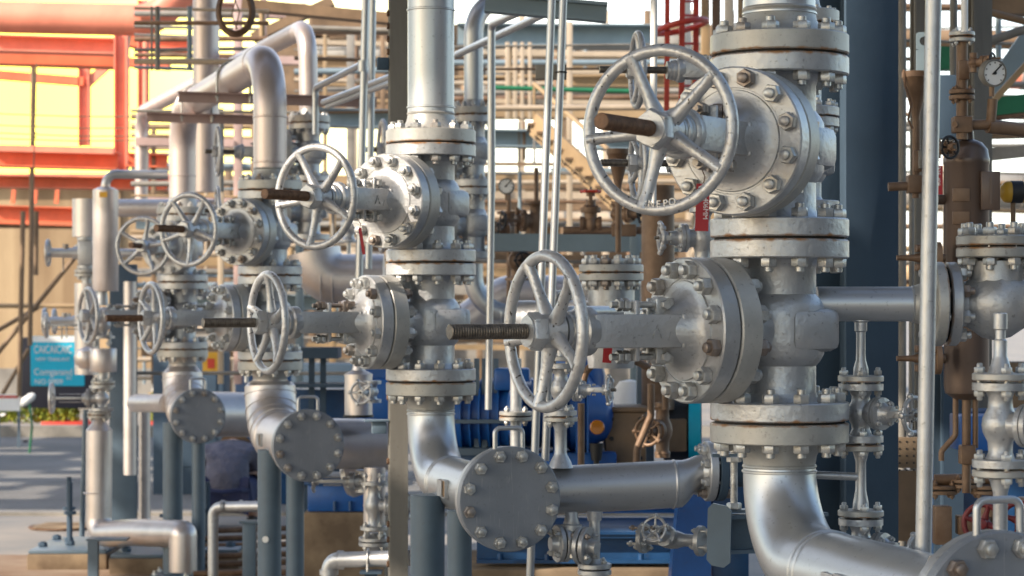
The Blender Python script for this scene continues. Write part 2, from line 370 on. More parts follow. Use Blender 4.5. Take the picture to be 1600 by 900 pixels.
def handwheel_mb(R, rr, nsp, hubr, dish, a0=0.0, flat=0.8, seg=64, hubL=0.05):
    """axis along -x (towards the operator); wheel plane at x=0, hub behind/ahead by dish"""
    b = MB()
    ring = [Vector((0, (R-rr)*math.cos(2*math.pi*k/seg), (R-rr)*math.sin(2*math.pi*k/seg))) for k in range(seg)]
    b.tube(ring+[ring[0]], rr, 12)
    for k in range(nsp):
        a = a0+2*math.pi*k/nsp; d = Vector((0, math.cos(a), math.sin(a)))
        p = [d*hubr*0.6+Vector((dish, 0, 0)), d*hubr*1.3+Vector((dish, 0, 0)), d*(R*0.45)+Vector((dish*0.75, 0, 0)), d*(R*0.75)+Vector((dish*0.3, 0, 0)), d*(R-rr*1.9)+Vector((0, 0, 0)), d*(R-rr)]
        b.tube(p, [rr*1.5, rr*1.35, rr*1.0, rr*0.92, rr*1.05, rr*1.3], 10)
    b.lathe([(hubr*0.75, -hubL*0.5), (hubr, -hubL*0.45), (hubr*1.15, 0), (hubr*1.25, hubL*0.4), (hubr*0.9, hubL*0.5)], TM((dish, 0, 0), (1, 0, 0)), 24)
    return b
FR, FT, GAP = 0.159, 0.0455, 0.003      # flange radius, thickness, half the gasket gap
HV = 0.2095                             # half the valve's face to face
def body_mb():
    b = MB(); q = 0.013
    n = 0.084
    pr = [(0, -HV+GAP, 1), (FR-.003, -HV+GAP, 1), (FR, -HV+GAP+.003, 1), (FR, -HV+GAP+q, .3), (FR, -HV+FT-.003), (FR-.003, -HV+FT),
          (n+.012, -HV+FT), (n+.004, -HV+FT+.01), (n, -HV+FT+.022), (n, -.082), (n+.010, -.070), (n+.018, -.055), (n+.020, -.03), (n+.021, 0)]
    pr = pr + [(p[0], -p[1]) + tuple(p[2:]) for p in reversed(pr[:-1])]
    # keep z rising for the mirrored half
    b.lathe(pr, None, 56)
    # body neck that carries the bonnet
    b.lathe([(.070, 0), (.072, .09), (.076, .12), (.088, .142), (.100, .150), (.100, .152)], TM((0, 0, 0), (-1, 0, 0)), 40, sx=1.0, sy=1.12)
    # seat bosses at the closed end, chamfered blocks
    b.box((.092, 0, 0), (.085, .120, .098), None, .020)
    b.box((.030, 0, 0), (.13, .222, .098), None, .024)
    # ribs between neck and flanges
    b.box((-.105, 0, .115), (.05, .014, .055), None, .004)
    b.box((-.105, 0, -.115), (.05, .014, .055), None, .004)
    return b
def bonnet_mb():
    b = MB(); X = (-1, 0, 0)
    b.lathe([(0, .213, .5), (.161, .213, .5), (.1645, .2165, .4), (.1645, .2545), (.161, .258), (.118, .258), (.1165, .2565), (.113, .2565), (.111, .261),
             (.100, .262), (.088, .266), (.076, .277), (.067, .292), (.058, .310), (.050, .325), (.040, .333), (.034, .335), (.034, .372), (.030, .375), (0, .375)], TM((0, 0, 0), X), 56)
    return b
def bonnet_ring_mb():
    b = MB()
    b.lathe([(0, .1535), (.161, .1535), (.1645, .157), (.1645, .198), (.1645, .2055, .5), (.161, .209, .5), (0, .209, .5)], TM((0, 0, 0), (-1, 0, 0)), 56)
    return b
def yoke_mb():
    b = MB()
    for s in (1, -1):
        b.bar((-.285, s*.047, 0), (-.515, s*.040, 0), .018, .074, (0, 0, 1), .004)
        b.bar((-.262, s*.040, 0), (-.30, s*.047, 0), .030, .078, (0, 0, 1), .006)
        for k in (1, -1): b.bar((-.30, s*.036, k*.033), (-.51, s*.032, k*.031), .020, .008, (0, 0, 1), .002)
    return b
def sleeve_mb():
    b = MB()
    b.lathe([(.020, .500), (.052, .503), (.055, .508), (.055, .530), (.050, .535), (.046, .536), (.046, .548), (.044, .550), (.044, .562), (.040, .564), (.040, .575), (.022, .578)], TM((0, 0, 0), (-1, 0, 0)), 32)
    return b
def gland_mb():
    b = MB()
    b.box((-.395, 0, 0), (.012, .055, .135), None, .004)
    b.cyl((-.370, 0, 0), (-.415, 0, 0), .024, seg=20)
    return b
def eyebolt_mb(s):
    b = MB(); z = s*.058
    b.cyl((-.325, -.013, z), (-.325, .013, z), .019, seg=20)
    b.cyl((-.325, -.030, z), (-.325, .030, z), .0075, seg=12)
    b.hexn((-.325, .026, z), (0, 1, 0), .020, .010); b.hexn((-.325, -.026, z), (0, -1, 0), .020, .010)
    b.cyl((-.335, 0, z), (-.450, 0, z), .0075, seg=12)
    b.hexn((-.403, 0, z), (-1, 0, 0), .026, .016); b.hexn((-.421, 0, z), (-1, 0, 0), .026, .014)
    for k in (-1, 1): b.box((-.322, k*.020, s*.048), (.045, .008, .050), None, .003)
    return b
def gasket_mb(R):
    b = MB(); b.lathe([(0, -GAP*.94), (R, -GAP*.94), (R, GAP*.94), (0, GAP*.94)], None, 40); return b
def gate_valve(label, loc, rotz, whl=.60, stem_end=.845, a0=0.0, stem_m='stem', studs=True, openmark=False, wheelR=.178, seed=0, group='hand wheel gate valves of the row'):
    t = thing('gate_valve', label, 'valve', loc, R_(rotz), group)
    part('body', body_mb, 'cast', t, key='gv_body')
    part('body_flange', bonnet_ring_mb, 'flange', t, key='gv_bring')
    part('bonnet', bonnet_mb, 'cast', t, key='gv_bonnet')
    part('gasket', lambda: gasket_mb(.151), 'gasket', t, (-.2110, 0, 0), frame((1, 0, 0)), key='gv_bg')
    part('gasket', lambda: gasket_mb(FR-.010), 'gasket', t, (0, 0, HV), key='gv_g')
    yk = part('yoke', yoke_mb, 'cast', t, key='gv_yoke')
    text_part('cast_letter', 'A', .042, 'cast', yk, (-.375, -.0545, -.016), frame((0, -1, 0), (1, 0, 0)) , .0022)
    text_part('cast_letter', '/', .030, 'cast', yk, (-.335, -.0540, -.022), frame((0, -1, 0), (1, 0, 0)), .002)
    part('yoke_sleeve', sleeve_mb, 'cast', t, key='gv_sleeve')
    part('gland', gland_mb, 'cast', t, key='gv_gland')
    part('eye_bolt', lambda: eyebolt_mb(1), 'bolt', t, key='gv_eye1')
    part('eye_bolt', lambda: eyebolt_mb(-1), 'bolt', t, key='gv_eye2')
    dish = .014
    hw = part('handwheel', lambda: handwheel_mb(wheelR, .0130, 5, .034, dish, 0), 'wheel', t, (-whl, 0, 0), Matrix.Rotation(R_(a0), 3, 'X'), key='gv_wheel%.3f' % wheelR)
    def wn():
        b = MB(); b.hexn((-.008, 0, 0), (-1, 0, 0), .074, .034); b.lathe([(.034, .0415), (.034, .046), (.018, .047)], TM((0, 0, 0), (-1, 0, 0)), 24); return b
    part('wheel_nut', wn, 'cast', hw, key='gv_wn')
    if openmark:
        a = R_(-90)-R_(a0)
        for k, chx in enumerate('OPEN<'):
            aa = R_(-103+k*6.0)-R_(a0)
            d = Vector((0, math.cos(aa), math.sin(aa)))
            tg = Vector((0, math.sin(aa), -math.cos(aa)))
            text_part('cast_letter', chx, .021, 'wheel', hw, d*(wheelR-.0175)+Vector((-.0095, 0, 0)), Matrix((tg*-1, d*-1, Vector((-1, 0, 0)))).transposed() if False else frame((-1, 0, 0), tg), .0022, 'CENTER')
    part('stem', lambda: thread(.0172, stem_end-.36, .0062, (-.36, 0, 0), (-1, 0, 0)), stem_m, t, key='gv_stem%.3f%s' % (stem_end, stem_m))
    if studs:
        ring_studs(t, (-.2057, 0, 0), (1, 0, 0), .140, 12, .1045, 'st_b', af=.036, nh=.022, rod=.0115)
        ring_studs(t, (0, 0, HV), (0, 0, 1), .1345, 12, .091, 'st_f', af=.034, nh=.021, rod=.0105)
    return t
def bond(o):
    return o
# ---------------------------------------------------------------- the repeating row of four risers
ROWD = Vector((.283, -.959, 0)).normalized()
COLS = [Vector((.615, 5.30, 0)), Vector((-.287, 8.15, 0)), Vector((-1.197, 11.4, 0)), Vector((-2.06, 14.4, 0))]
ZU, ZL = CAMH+.3665, CAMH-.0525
ZT, ZM, ZB = CAMH+.576, CAMH+.157, CAMH-.262
ZH = CAMH-.60
def at(c, z): return Vector((c.x, c.y, z))
ordn = ['nearest', 'second', 'third', 'fourth']
gate_valve('large silver gate valve with the biggest face-on handwheel, at the top of the nearest riser', at(COLS[0], ZU), 60, .62, .875, -5, 'stem', openmark=True)
gate_valve('silver gate valve with side-on handwheel and greased screw stem, directly under the biggest face-on handwheel', at(COLS[0], ZL), 28, .615, .845, -9, 'stemgrey')
gate_valve('silver gate valve with red strip on its gland, upper one beside the square grey column', at(COLS[1], ZU), 54, .62, .87, -9, 'stem')
gate_valve('silver gate valve with dark threaded stem, lower one beside the square grey column', at(COLS[1], ZL), 27, .615, .845, 18, 'stemgrey')
gate_valve('hazy silver gate valve high on the third riser, under the inverted U pipe', at(COLS[2], ZU), 58, .62, .85, -18, 'stem')
gate_valve('silver gate valve low on the third riser, its brown stem crossing the thin insulated stack', at(COLS[2], ZL), 28, .615, .843, 30, 'stem')
gate_valve('pinkish silver gate valve, upper one on the fourth and farthest large riser', at(COLS[3], ZU), 76, .62, .80, 30, 'stem')
gate_valve('silver gate valve, lower one on the farthest large riser, wheel beside the cyan sign', at(COLS[3], ZL), 30, .615, .66, 70, 'stem')

def weldneck(b, c, z, R, t, rn, L=.075, rust='a'):
    """a weld neck flange: face at c, body grows along z to pipe radius rn"""
    ra = 1 if rust else 0; q = min(.013, t*.4)
    b.lathe([(0, 0, ra), (R-.003, 0, ra), (R, .003, ra), (R, q, ra*.3), (R, t-.003), (R-.003, t), (rn+.022, t), (rn+.016, t+.008), (rn+.003, L*.8), (rn, L), (rn+.0025, L+.003), (rn+.003, L+.006), (rn, L+.010)], TM(c, z), 56)
PR = .0825
# risers above the upper valves
def riser(i, label, pts, bend, brackets=False, m='pipe', rings=()):
    c = COLS[i]; t = thing('riser_pipe', label, 'pipe', at(c, ZT), None, 'large vertical risers above the valves')
    o = at(c, ZT)
    b = MB(); weldneck(b, (0, 0, GAP), (0, 0, 1), FR, FT, PR, .10); part('flange', b, 'flange', t)
    b = MB(); b.tube(fillet([Vector(p)-o for p in pts], bend, 14), PR, 40)
    pp = part('pipe', b, m, t)
    for p, d in rings:
        b = MB(); b.lathe([(PR-.001, -.005), (PR+.0035, -.002), (PR+.0035, .002), (PR-.001, .005)], TM(Vector(p)-o, d), 40, capa=False, capb=False)
        part('weld_seam', b, m, t)
    return t
riser(0, 'wide silver riser above the nearest valve, beside the blue steel column',
      [at(COLS[0], ZT+.09), at(COLS[0], 4.2)], .2, rings=[(at(COLS[0], ZT+.075), (0, 0, 1)), (at(COLS[0], ZT+.098), (0, 0, 1))])
riser(1, 'tall silver riser with two weld seams beside the square grey column', [at(COLS[1], ZT+.09), at(COLS[1], 4.6)], .2,
      rings=[(at(COLS[1], ZT+.13), (0, 0, 1)), (at(COLS[1], CAMH+1.05), (0, 0, 1))])
ztop = CAMH+1.24
x4 = at(COLS[3], 0)+Vector((.0, .0, 0))
b_ = at(COLS[2], ztop); c_ = at(COLS[3], ztop)
ur = riser(2, 'silver inverted U pipe joining the tops of the third and fourth risers', [at(COLS[2], ZT+.09), b_, c_, at(COLS[3], ZT+.07)], .27, m='warmlitpipe',
      rings=[(at(COLS[2], ZT+.14), (0, 0, 1)), (at(COLS[2], ztop-.30), (0, 0, 1)), (b_+(c_-b_).normalized()*.33, c_-b_), (c_-(c_-b_).normalized()*.33, c_-b_), (at(COLS[3], ztop-.42), (0, 0, 1))])
b = MB(); weldneck(b, at(COLS[3], ZT+GAP)-at(COLS[2], ZT), (0, 0, 1), FR, FT, PR, .10); part('flange', b, 'flange', ur)
# angle irons under the inverted U with U bolts
for k, f in enumerate((.36, .80)):
    p = b_.lerp(c_, f)-Vector((0, 0, PR+.028)); side = Vector((1, .33, 0)).normalized()
    t = thing('pipe_bracket', ['grey angle iron under the middle of the inverted U pipe', 'pinkish angle iron under the far elbow of the inverted U pipe'][k], 'bracket', p)
    b = MB(); b.bar(side*-.30, side*(.62 if k else .8), .006, .055); b.bar(side*-.30+Vector((0, -.03, .024)), side*(.62 if k else .8)+Vector((0, -.03, .024)), .055, .006)
    part('angle_bar', b, 'pinksteel', t)
    d = (c_-b_).normalized(); s2 = d.cross(Vector((0, 0, 1))).normalized()
    arc = [s2*math.cos(a)*(PR+.008)+Vector((0, 0, math.sin(a)*(PR+.008)+PR+.028)) for a in [math.pi*q/16 for q in range(17)]]
    pts = [arc[0]-Vector((0, 0, .13))]+arc+[arc[-1]-Vector((0, 0, .13))]
    b = MB(); b.tube(pts, .008, 8)
    for e_ in (0, -1): b.hexn(pts[e_]+Vector((0, 0, .02)), (0, 0, 1), .024, .014)
    part('u_bolt', b, 'bolt', t)

# lower elbow spools, blind covers and posts
def elbow_spool(i, label, r=PR, stub=.93, extra=None, m='pipe', rh=None, hdr_len=None, hdr_end=None, drop=0.0, bend=.235):
    c = COLS[i]; o = at(c, ZB)
    zc = ZH-drop
    t = thing('elbow_spool', label, 'pipe', o, None, 'elbow spools under the valves')
    b = MB(); weldneck(b, (0, 0, -GAP), (0, 0, -1), FR, FT, PR, .095); part('flange', b, 'flange', t)
    ring_studs(t, (0, 0, 0), (0, 0, 1), .1345, 12, .091, 'st_f', af=.034, nh=.021, rod=.0105)
    b = MB(); b.lathe([(0, -GAP*.94), (FR-.010, -GAP*.94), (FR-.010, GAP*.94), (0, GAP*.94)], None, 40); part('gasket', b, 'gasket', t)
    end = at(c, zc)+ROWD*stub
    b = MB(); path = fillet([at(c, ZB-.10)-o, at(c, zc)-o, end-o], bend, 20)
    b.tube(path, [PR+(r-PR)*min(1, k/(18 if i < 2 else 2)) for k in range(len(path))], 44)
    part('elbow', b, m, t)
    if i >= 2:
        for q in range(4, len(path)-2, 4):
            rr_ = PR+(r-PR)*min(1, q/2); b = MB(); b.lathe([(rr_-.001, -.004), (rr_+.004, -.0015), (rr_+.004, .0015), (rr_-.001, .004)], TM(path[q], path[q+1]-path[q-1]), 40, capa=False, capb=False); part('cladding_band', b, m, t)
    for dd in (.26, .285):
        b = MB(); b.lathe([(r-.001, -.005), (r+.0035, -.002), (r+.0035, .002), (r-.001, .005)], TM(at(c, zc)+ROWD*dd-o, ROWD), 40, capa=False, capb=False)
        part('weld_seam', b, m, t)
    b = MB(); b.lathe([(PR-.001, -.005), (PR+.004, -.002), (PR+.004, .002), (PR-.001, .005)], TM((0, 0, -.098 if i >= 2 else -.115), (0, 0, 1)), 40, capa=False, capb=False)
    part('weld_seam', b, m, t)
    # rating plate stand off on the side of the stub
    side = Vector((-ROWD.y, ROWD.x, 0))*-1
    side = Vector((ROWD.y, -ROWD.x, 0)) if Vector((ROWD.y, -ROWD.x, 0)).x < 0 else Vector((-ROWD.y, ROWD.x, 0))
    pc = at(c, zc)+ROWD*(.53 if i < 2 else .44)+side*(r+.004)-o
    b = MB(); Mx = Matrix.Translation(pc) @ Matrix((ROWD, side.cross(ROWD)*-1 if False else Vector((0, 0, 1)), side)).transposed().to_4x4()
    b.box((-.040, 0, .004), (.055, .055, .004), Mx); b.box((-.068, 0, -.006), (.004, .055, .024), Mx)
    b.box((0.010, .0285, .0), (.04, .004, .012), Mx); b.box((0.010, -.0285, .0), (.04, .004, .012), Mx); b.box((.034, 0, 0), (.004, .055, .012), Mx)
    nb = part('nameplate_bracket', b, 'silver', t)
    b = MB(); b.box((.008, 0, -.001), (.045, .052, .003), Mx); part('opening', b, 'umber', nb)
    # flange of the stub (behind the cover)
    b = MB(); b.disc(end-o-ROWD*.0, -ROWD, .163, .030, .003, 56); part('flange', b, 'silver', t)
    # header branch
    if rh:
        p0 = end-ROWD*.20; hd = hdr_end-Vector((p0.x, p0.y, zc)); 
        b = MB(); b.tube([Vector((p0.x, p0.y, zc))-o, hdr_end-o], rh, 44); part('header', b, m, t)
    # blind cover
    bl = thing('blind_cover', extra, 'cover', end, frame(ROWD, (0, 0, 1)), 'round bolted end covers')
    b = MB(); b.disc((0, 0, .004), (0, 0, 1), .165, .030, .003, 64); part('plate', b, 'blind', bl, key='bl_plate')
    b = MB(); b.lathe([(0, .0005), (.150, .0005), (.150, .0035), (0, .0035)], None, 40); part('gasket', b, 'gasket', bl, key='bl_gask')
    ring_studs(bl, (0, 0, .002), (0, 0, 1), .1385, 12, .066, 'st_bl', af=.034, nh=.019, rod=.011, proud=.010)
    hp = [Vector((.150, -.045, .018)), Vector((.222, -.045, .018)), Vector((.222, .045, .018)), Vector((.150, .045, .018))]
    b = MB(); b.tube(fillet(hp, .018, 5), .0075, 10); part('handle', b, 'pipe', bl, key='bl_handle')
    return t, end, zc
ends = []
ends.append(elbow_spool(0, 'big silver elbow at bottom right curving from the nearest riser to a bolted end cover', extra='partly visible bolted end cover with bail handle, cut by the bottom right edge', r=.092, stub=1.02, drop=-.018))
ends.append(elbow_spool(1, 'silver elbow and header pipe beside the square grey column, running right to a reducer', extra='grey bolted end cover at bottom centre, the largest one fully in view', r=.088, stub=.96, rh=.078, hdr_end=W(1052, 756.5, 7.50)))
ends.append(elbow_spool(2, 'silver elbow with wide header pipe ending behind the square grey column', extra='grey bolted end cover with bail handle, left of the square grey column', r=.126, stub=.93, m='clad', bend=.26, rh=.118, hdr_end=W(622, 695, 10.85), drop=.03))
ends.append(elbow_spool(3, 'farthest silver elbow with segmented bend and short header pipe', extra='smallest grey bolted end cover, leftmost of the covers', r=.124, stub=.62, m='clad', bend=.26, rh=.138, hdr_end=W(420, 648, 14.4), drop=.05))
# pale cladding bands on the two far elbows are part of the spools (segmented insulation)
# reducer and flange at the end of the second header
def wp(i, dx, z): pass
hdr = W(1052, 756.5, 7.50); flc = W(1108, 736, 7.516)
t = thing('reducer_spool', 'eccentric reducer and small bolted flange pair at the right end of the central header pipe', 'pipe', hdr)
dirh = (W(1108, 756.5, 7.516)-hdr).normalized()
b = MB(); vs = []; fs = []; sd_ = dirh.cross(Vector((0, 0, 1))).normalized(); dz = flc.z-hdr.z; dl = (flc-hdr).dot(dirh)
secs = [(-.004, 0, .0785), (.012, 0, .078), (.028, .04, .0765), (.045, .28, .070), (.062, .62, .062), (.078, .9, .056), (.09, 1, .0545), (dl-.03, 1, .0545), (dl-.014, 1, .062)]
for (s_, f_, r_) in secs:
    for q in range(36):
        a = 2*math.pi*q/36; vs.append(dirh*s_+Vector((0, 0, dz*f_))+sd_*r_*math.cos(a)+Vector((0, 0, r_*math.sin(a))))
for k in range(len(secs)-1):
    for q in range(36): fs.append((k*36+q, k*36+(q+1) % 36, (k+1)*36+(q+1) % 36, (k+1)*36+q))
b.add(vs, [tuple(reversed(f)) for f in fs]); part('reducer', b, 'pipe', t)
b = MB(); b.lathe([(.0775, -.006), (.081, -.002), (.081, .002), (.0775, .006)], TM((0, 0, 0), dirh), 40, capa=False, capb=False); part('weld_seam', b, 'pipe', t)
b = MB(); b.disc(flc-hdr-dirh*.014, dirh, .098, .028, .003, 44); part('flange', b, 'silver', t)
b = MB(); b.disc(flc-hdr+dirh*.020, dirh, .098, .028, .003, 44); b.tube([flc-hdr+dirh*.04, flc-hdr+dirh*.30], .052, 28); part('flange', b, 'slate', t)
b = MB(); b.lathe([(.085, 0), (.085, .005)], TM(flc-hdr+dirh*.0145, dirh), 30); part('gasket', b, 'gasket', t)
ring_studs(t, flc-hdr+dirh*.017, dirh, .077, 8, .062, 'st_rd', af=.028, nh=.017, rod=.009)

# support posts under the covers
def post(label, p, r, ztop, m='post', base=True, group='blue grey round posts under the end covers'):
    t = thing('support_post', label, 'post', (p.x, p.y, 0), None, group)
    b = MB(); b.cyl((0, 0, .03), (0, 0, ztop), r, seg=32, bev=.002); part('tube', b, m, t)
    b = MB(); b.box((0, 0, .018), (r*4.2, r*4.2, .024), None, .003); pl = part('base_plate', b, m, t)
    for sx in (1, -1):
        for sy in (1, -1):
            b = MB(); b.cyl((sx*r*1.6, sy*r*1.6, .03), (sx*r*1.6, sy*r*1.6, .06), .009, seg=8); b.hexn((sx*r*1.6, sy*r*1.6, .031), (0, 0, 1), .028, .014); part('anchor_bolt', b, 'bolt', pl)
    return t
for px, D, r, z, lab in ((668, 7.75, .058, ZH-.03, 'blue grey post under the elbow at the square grey column, wider of its pair'),
                         (718, 7.50, .040, ZH-.06, 'slim blue grey post between the square grey column and largest cover'),
                         (421, 10.85, .056, ZH-.07, 'blue grey post with a white paint spot under the third elbow'),
                         (461, 10.75, .042, ZH-.11, 'slim blue grey post under the cover left of the square grey column'),
                         (270, 14.0, .060, ZH-.10, 'blue grey post under the farthest elbow, left one of its pair'),
                         (310, 13.9, .040, ZH-.14, 'slim blue grey post under the smallest cover, right one of its pair')):
    p = W(px, 480, D); post(lab, p, r, z)
b = MB(); b.lathe([(0, .0), (.016, .0), (.014, .003), (0, .003)], None, 12)
ps = W(415, 843, 10.79); po = [o_ for o_ in COL.objects if o_.get('label', '').startswith('blue grey post with a white')][0]; part('paint_spot', b, 'white', po, ps-po.location, frame((-.1, -1, 0)))
post('blue grey post under the big elbow in the bottom right', W(1188, 480, 5.28), .035, ZH-.1)
# ================================================================ small fittings
def pair(parent, c, ax, R, t, n, m='flange', seg=36, neck=0, nr=.02, halves=(1, -1), af=None, rust=True, key=None):
    """bolted flange pair centred at c along ax"""
    ax = Vector(ax).normalized(); c = Vector(c); g = .0022
    for k in halves:
        b = MB(); b.disc(c+ax*k*g, ax*k, R, t, min(.002, t*.15), seg, 'a' if rust else None)
        if neck: b.lathe([(nr*1.45, t), (nr*1.12, t+neck*.5), (nr, t+neck)], TM(c+ax*k*g, ax*k), 24)
        part('flange', b, m, parent)
    if len(halves) == 2:
        b = MB(); b.lathe([(0, -g*.9), (R*.9, -g*.9), (R*.9, g*.9), (0, g*.9)], TM(c, ax), 28); part('gasket', b, 'gasket', parent)
    af = af or R*.30
    ring_studs(parent, c, ax, R*.77, n, 2*t+2*g, 'sm%.4f_%.4f_%s' % (R, t, m if m == 'rustpipe' else 'z'), af=af, nh=af*.62, rod=af*.30, proud=af*.35, m='rustpipe' if m == 'rustpipe' else 'bolt')
def run(name, label, pts, r, bend=.08, m='pipe', cat='pipe', group=None, pairs=(), seams=(), seg=24, parent=None):
    o = Vector(pts[0]); t = thing(name, label, cat, o, None, group)
    b = MB(); b.tube(fillet([Vector(p)-o for p in pts], bend, 10), r, seg); part('pipe', b, m, t)
    for (c, ax, R, tt, n, mm) in pairs: pair(t, Vector(c)-o, ax, R, tt, n, mm)
    for (c, ax) in seams:
        b = MB(); b.lathe([(r-.001, -.004), (r+.003, 0), (r-.001, .004)], TM(Vector(c)-o, ax), 24, capa=False, capb=False); part('weld_seam', b, m, t)
    return t
def knob_wheel_mb(R, rr, n=5, knobs=True):
    b = MB(); N = 40
    ring = [Vector((0, (R-rr)*math.cos(2*math.pi*k/N), (R-rr)*math.sin(2*math.pi*k/N))) for k in range(N)]
    b.tube(ring+[ring[0]], rr, 8)
    for k in range(n):
        a = 2*math.pi*k/n; d = Vector((0, math.cos(a), math.sin(a)))
        b.tube([d*R*.15+Vector((R*.15, 0, 0)), d*(R-rr)], rr*.8, 6)
        if knobs: b.lathe([(0, -rr*1.7), (rr*1.3, -rr), (rr*1.6, 0), (rr*1.3, rr), (0, rr*1.7)], TM(d*(R-rr*.2), d), 10)
    b.cyl((R*.22, 0, 0), (-R*.12, 0, 0), R*.24, seg=14)
    return b
def small_valve(label, loc, rotz, h=.17, pr=.021, fr=.052, ft=.015, sl=.15, wr=.040, m='cast', wm='wheel', group='small flanged drain and vent valves', n=4, tilt=None, upper=True, lower=True, name='small_valve', knobs=True):
    """flow along local z, spindle towards local -x"""
    rot = Matrix.Rotation(R_(rotz), 3, 'Z')
    if tilt is not None: rot = rot @ tilt
    t = thing(name, label, 'valve', loc, rot, group)
    b = MB(); b.lathe([(0, -h/2), (fr, -h/2), (fr, -h/2+ft), (pr*1.25, -h/2+ft+.002), (pr, -h/2+ft+.015), (pr*1.05, -h*.2), (pr*1.45, -h*.09), (pr*1.55, 0), (pr*1.45, h*.09), (pr*1.05, h*.2), (pr, h/2-ft-.015), (pr*1.25, h/2-ft-.002), (fr, h/2-ft), (fr, h/2), (0, h/2)], None, 28)
    b.lathe([(pr*1.1, 0), (pr*1.15, pr*2.0)], TM((0, 0, 0), (-1, 0, 0)), 24)
    part('body', b, m, t)
    b = MB(); x0 = pr*2.0; b.lathe([(0, x0), (pr*1.75, x0), (pr*1.8, x0+.003), (pr*1.8, x0+.011), (pr*1.6, x0+.0115), (pr*1.6, x0+.0135), (pr*1.8, x0+.014), (pr*1.8, x0+.024), (pr*1.2, x0+.026), (pr*.9, x0+.034), (pr*.85, x0+.055), (pr*.5, x0+.056)], TM((0, 0, 0), (-1, 0, 0)), 24)
    for k in range(4):
        a = math.pi/4+k*math.pi/2; q = (-(x0+.024), math.cos(a)*pr*1.45, math.sin(a)*pr*1.45)
        b.hexn(q, (-1, 0, 0), .013, .008); b.cyl(q, (q[0]-.012, q[1], q[2]), .004, seg=8)
    part('bonnet', b, m, t)
    b = MB()
    for s in (1, -1):
        b.bar((-x0-.05, s*pr*.75, 0), (-sl+.012, s*pr*.62, 0), .007, .016, (0, 0, 1), .001)
        b.cyl((-x0-.062, 0, s*pr*.75), (-sl+.045, 0, s*pr*.75), .0035, seg=8)
    b.cyl((-sl+.006, 0, 0), (-sl+.022, 0, 0), pr*.8, seg=16)
    part('yoke', b, m, t)
    b = MB(); b.cyl((-x0-.05, 0, 0), (-sl-.022, 0, 0), .0055, seg=12); part('stem', b, 'stemgrey', t)
    part('handwheel', lambda: knob_wheel_mb(wr, wr*.115, 5, knobs), wm, t, (-sl, 0, 0), key='kw%.3f%s%s' % (wr, wm, knobs))
    for k, on in ((1, upper), (-1, lower)):
        if on: ring_studs(t, (0, 0, k*(h/2+.0022)), (0, 0, 1), fr*.76, n, 2*ft+.0044, 'sv%.3f%.3f' % (fr, ft), af=fr*.34, nh=fr*.22, rod=fr*.105, proud=fr*.14, a0=.5)
    return t
def half(parent, c, ax, R, t, neck, nr, m='flange'):
    b = MB(); b.disc(Vector(c)+Vector(ax)*.0022, ax, R, t, .002, 32, 'a'); b.lathe([(nr*1.6, t), (nr*1.25, t+neck*.45), (nr, t+neck)], TM(Vector(c)+Vector(ax)*.0022, ax), 24)
    part('flange', b, m, parent)

# ---------------------------------------------------------------- right: side branch, check valve, drains
D1 = 5.36
a = W(1276, 475, D1); bq = W(1432, 475, D1)
t = run('branch_pipe', 'short horizontal silver pipe crossing in front of the blue steel column to the flanged valve', [a, bq], .0405, m='pipe', seams=[(W(1425, 475, D1), (1, 0, 0))])
b = MB(); xc = W(1475, 475, D1)
b.lathe([(.041, -.075), (.052, -.045), (.060, -.028), (.0, -.028)], TM(xc-a, (1, 0, 0)), 32, capa=False); b.disc(xc-a-Vector((.003, 0, 0)), (-1, 0, 0), .098, .026, .003, 44, 'a'); part('flange', b, 'flange', t)
sw = Matrix.Rotation(R_(10), 3, 'Z')
cv = thing('globe_valve', 'flanged silver valve body at the right edge with round belly, at mid height', 'valve', W(1556, 475, D1+.03))
L = (W(1556, 0, D1)-W(1477, 0, D1)).x
b = MB(); b.lathe([(0, -L, 1), (.095, -L, 1), (.098, -L+.003, 1), (.098, -L+.012, .3), (.098, -L+.023), (.095, -L+.026), (.056, -L+.027), (.052, -L+.045), (.060, -L+.060), (.078, -L+.085), (.086, 0), (.078, L-.085), (.055, L-.05), (.055, L-.026), (.098, L-.026), (.098, L), (0, L)], TM((0, 0, 0), (1, 0, 0)), 48)
b.cyl((0, 0, 0), (0, 0, .10), .066, .062, 40)
part('body', b, 'cast', cv)
b = MB(); b.disc((0, 0, .108), (0, 0, 1), .092, .024, .003, 44, 'b'); part('body_flange', b, 'flange', cv)
b = MB(); b.disc((0, 0, .136), (0, 0, 1), .092, .024, .003, 44, 'a'); part('cover', b, 'flange', cv)
b = MB(); b.cyl((0, 0, .1315), (0, 0, .1365), .082, seg=30); part('gasket', b, 'gasket', cv)
ring_studs(cv, (0, 0, .134), (0, 0, 1), .073, 8, .054, 'cv8', af=.028, nh=.017, rod=.009)
ring_studs(cv, (-L-.0015, 0, 0), (1, 0, 0), .078, 8, .056, 'cv8', af=.028, nh=.017, rod=.009)
b = MB(); b.cyl((-L-.0022, 0, 0), (-L-.0002, 0, 0), .088, seg=36); part('gasket', b, 'gasket', cv)

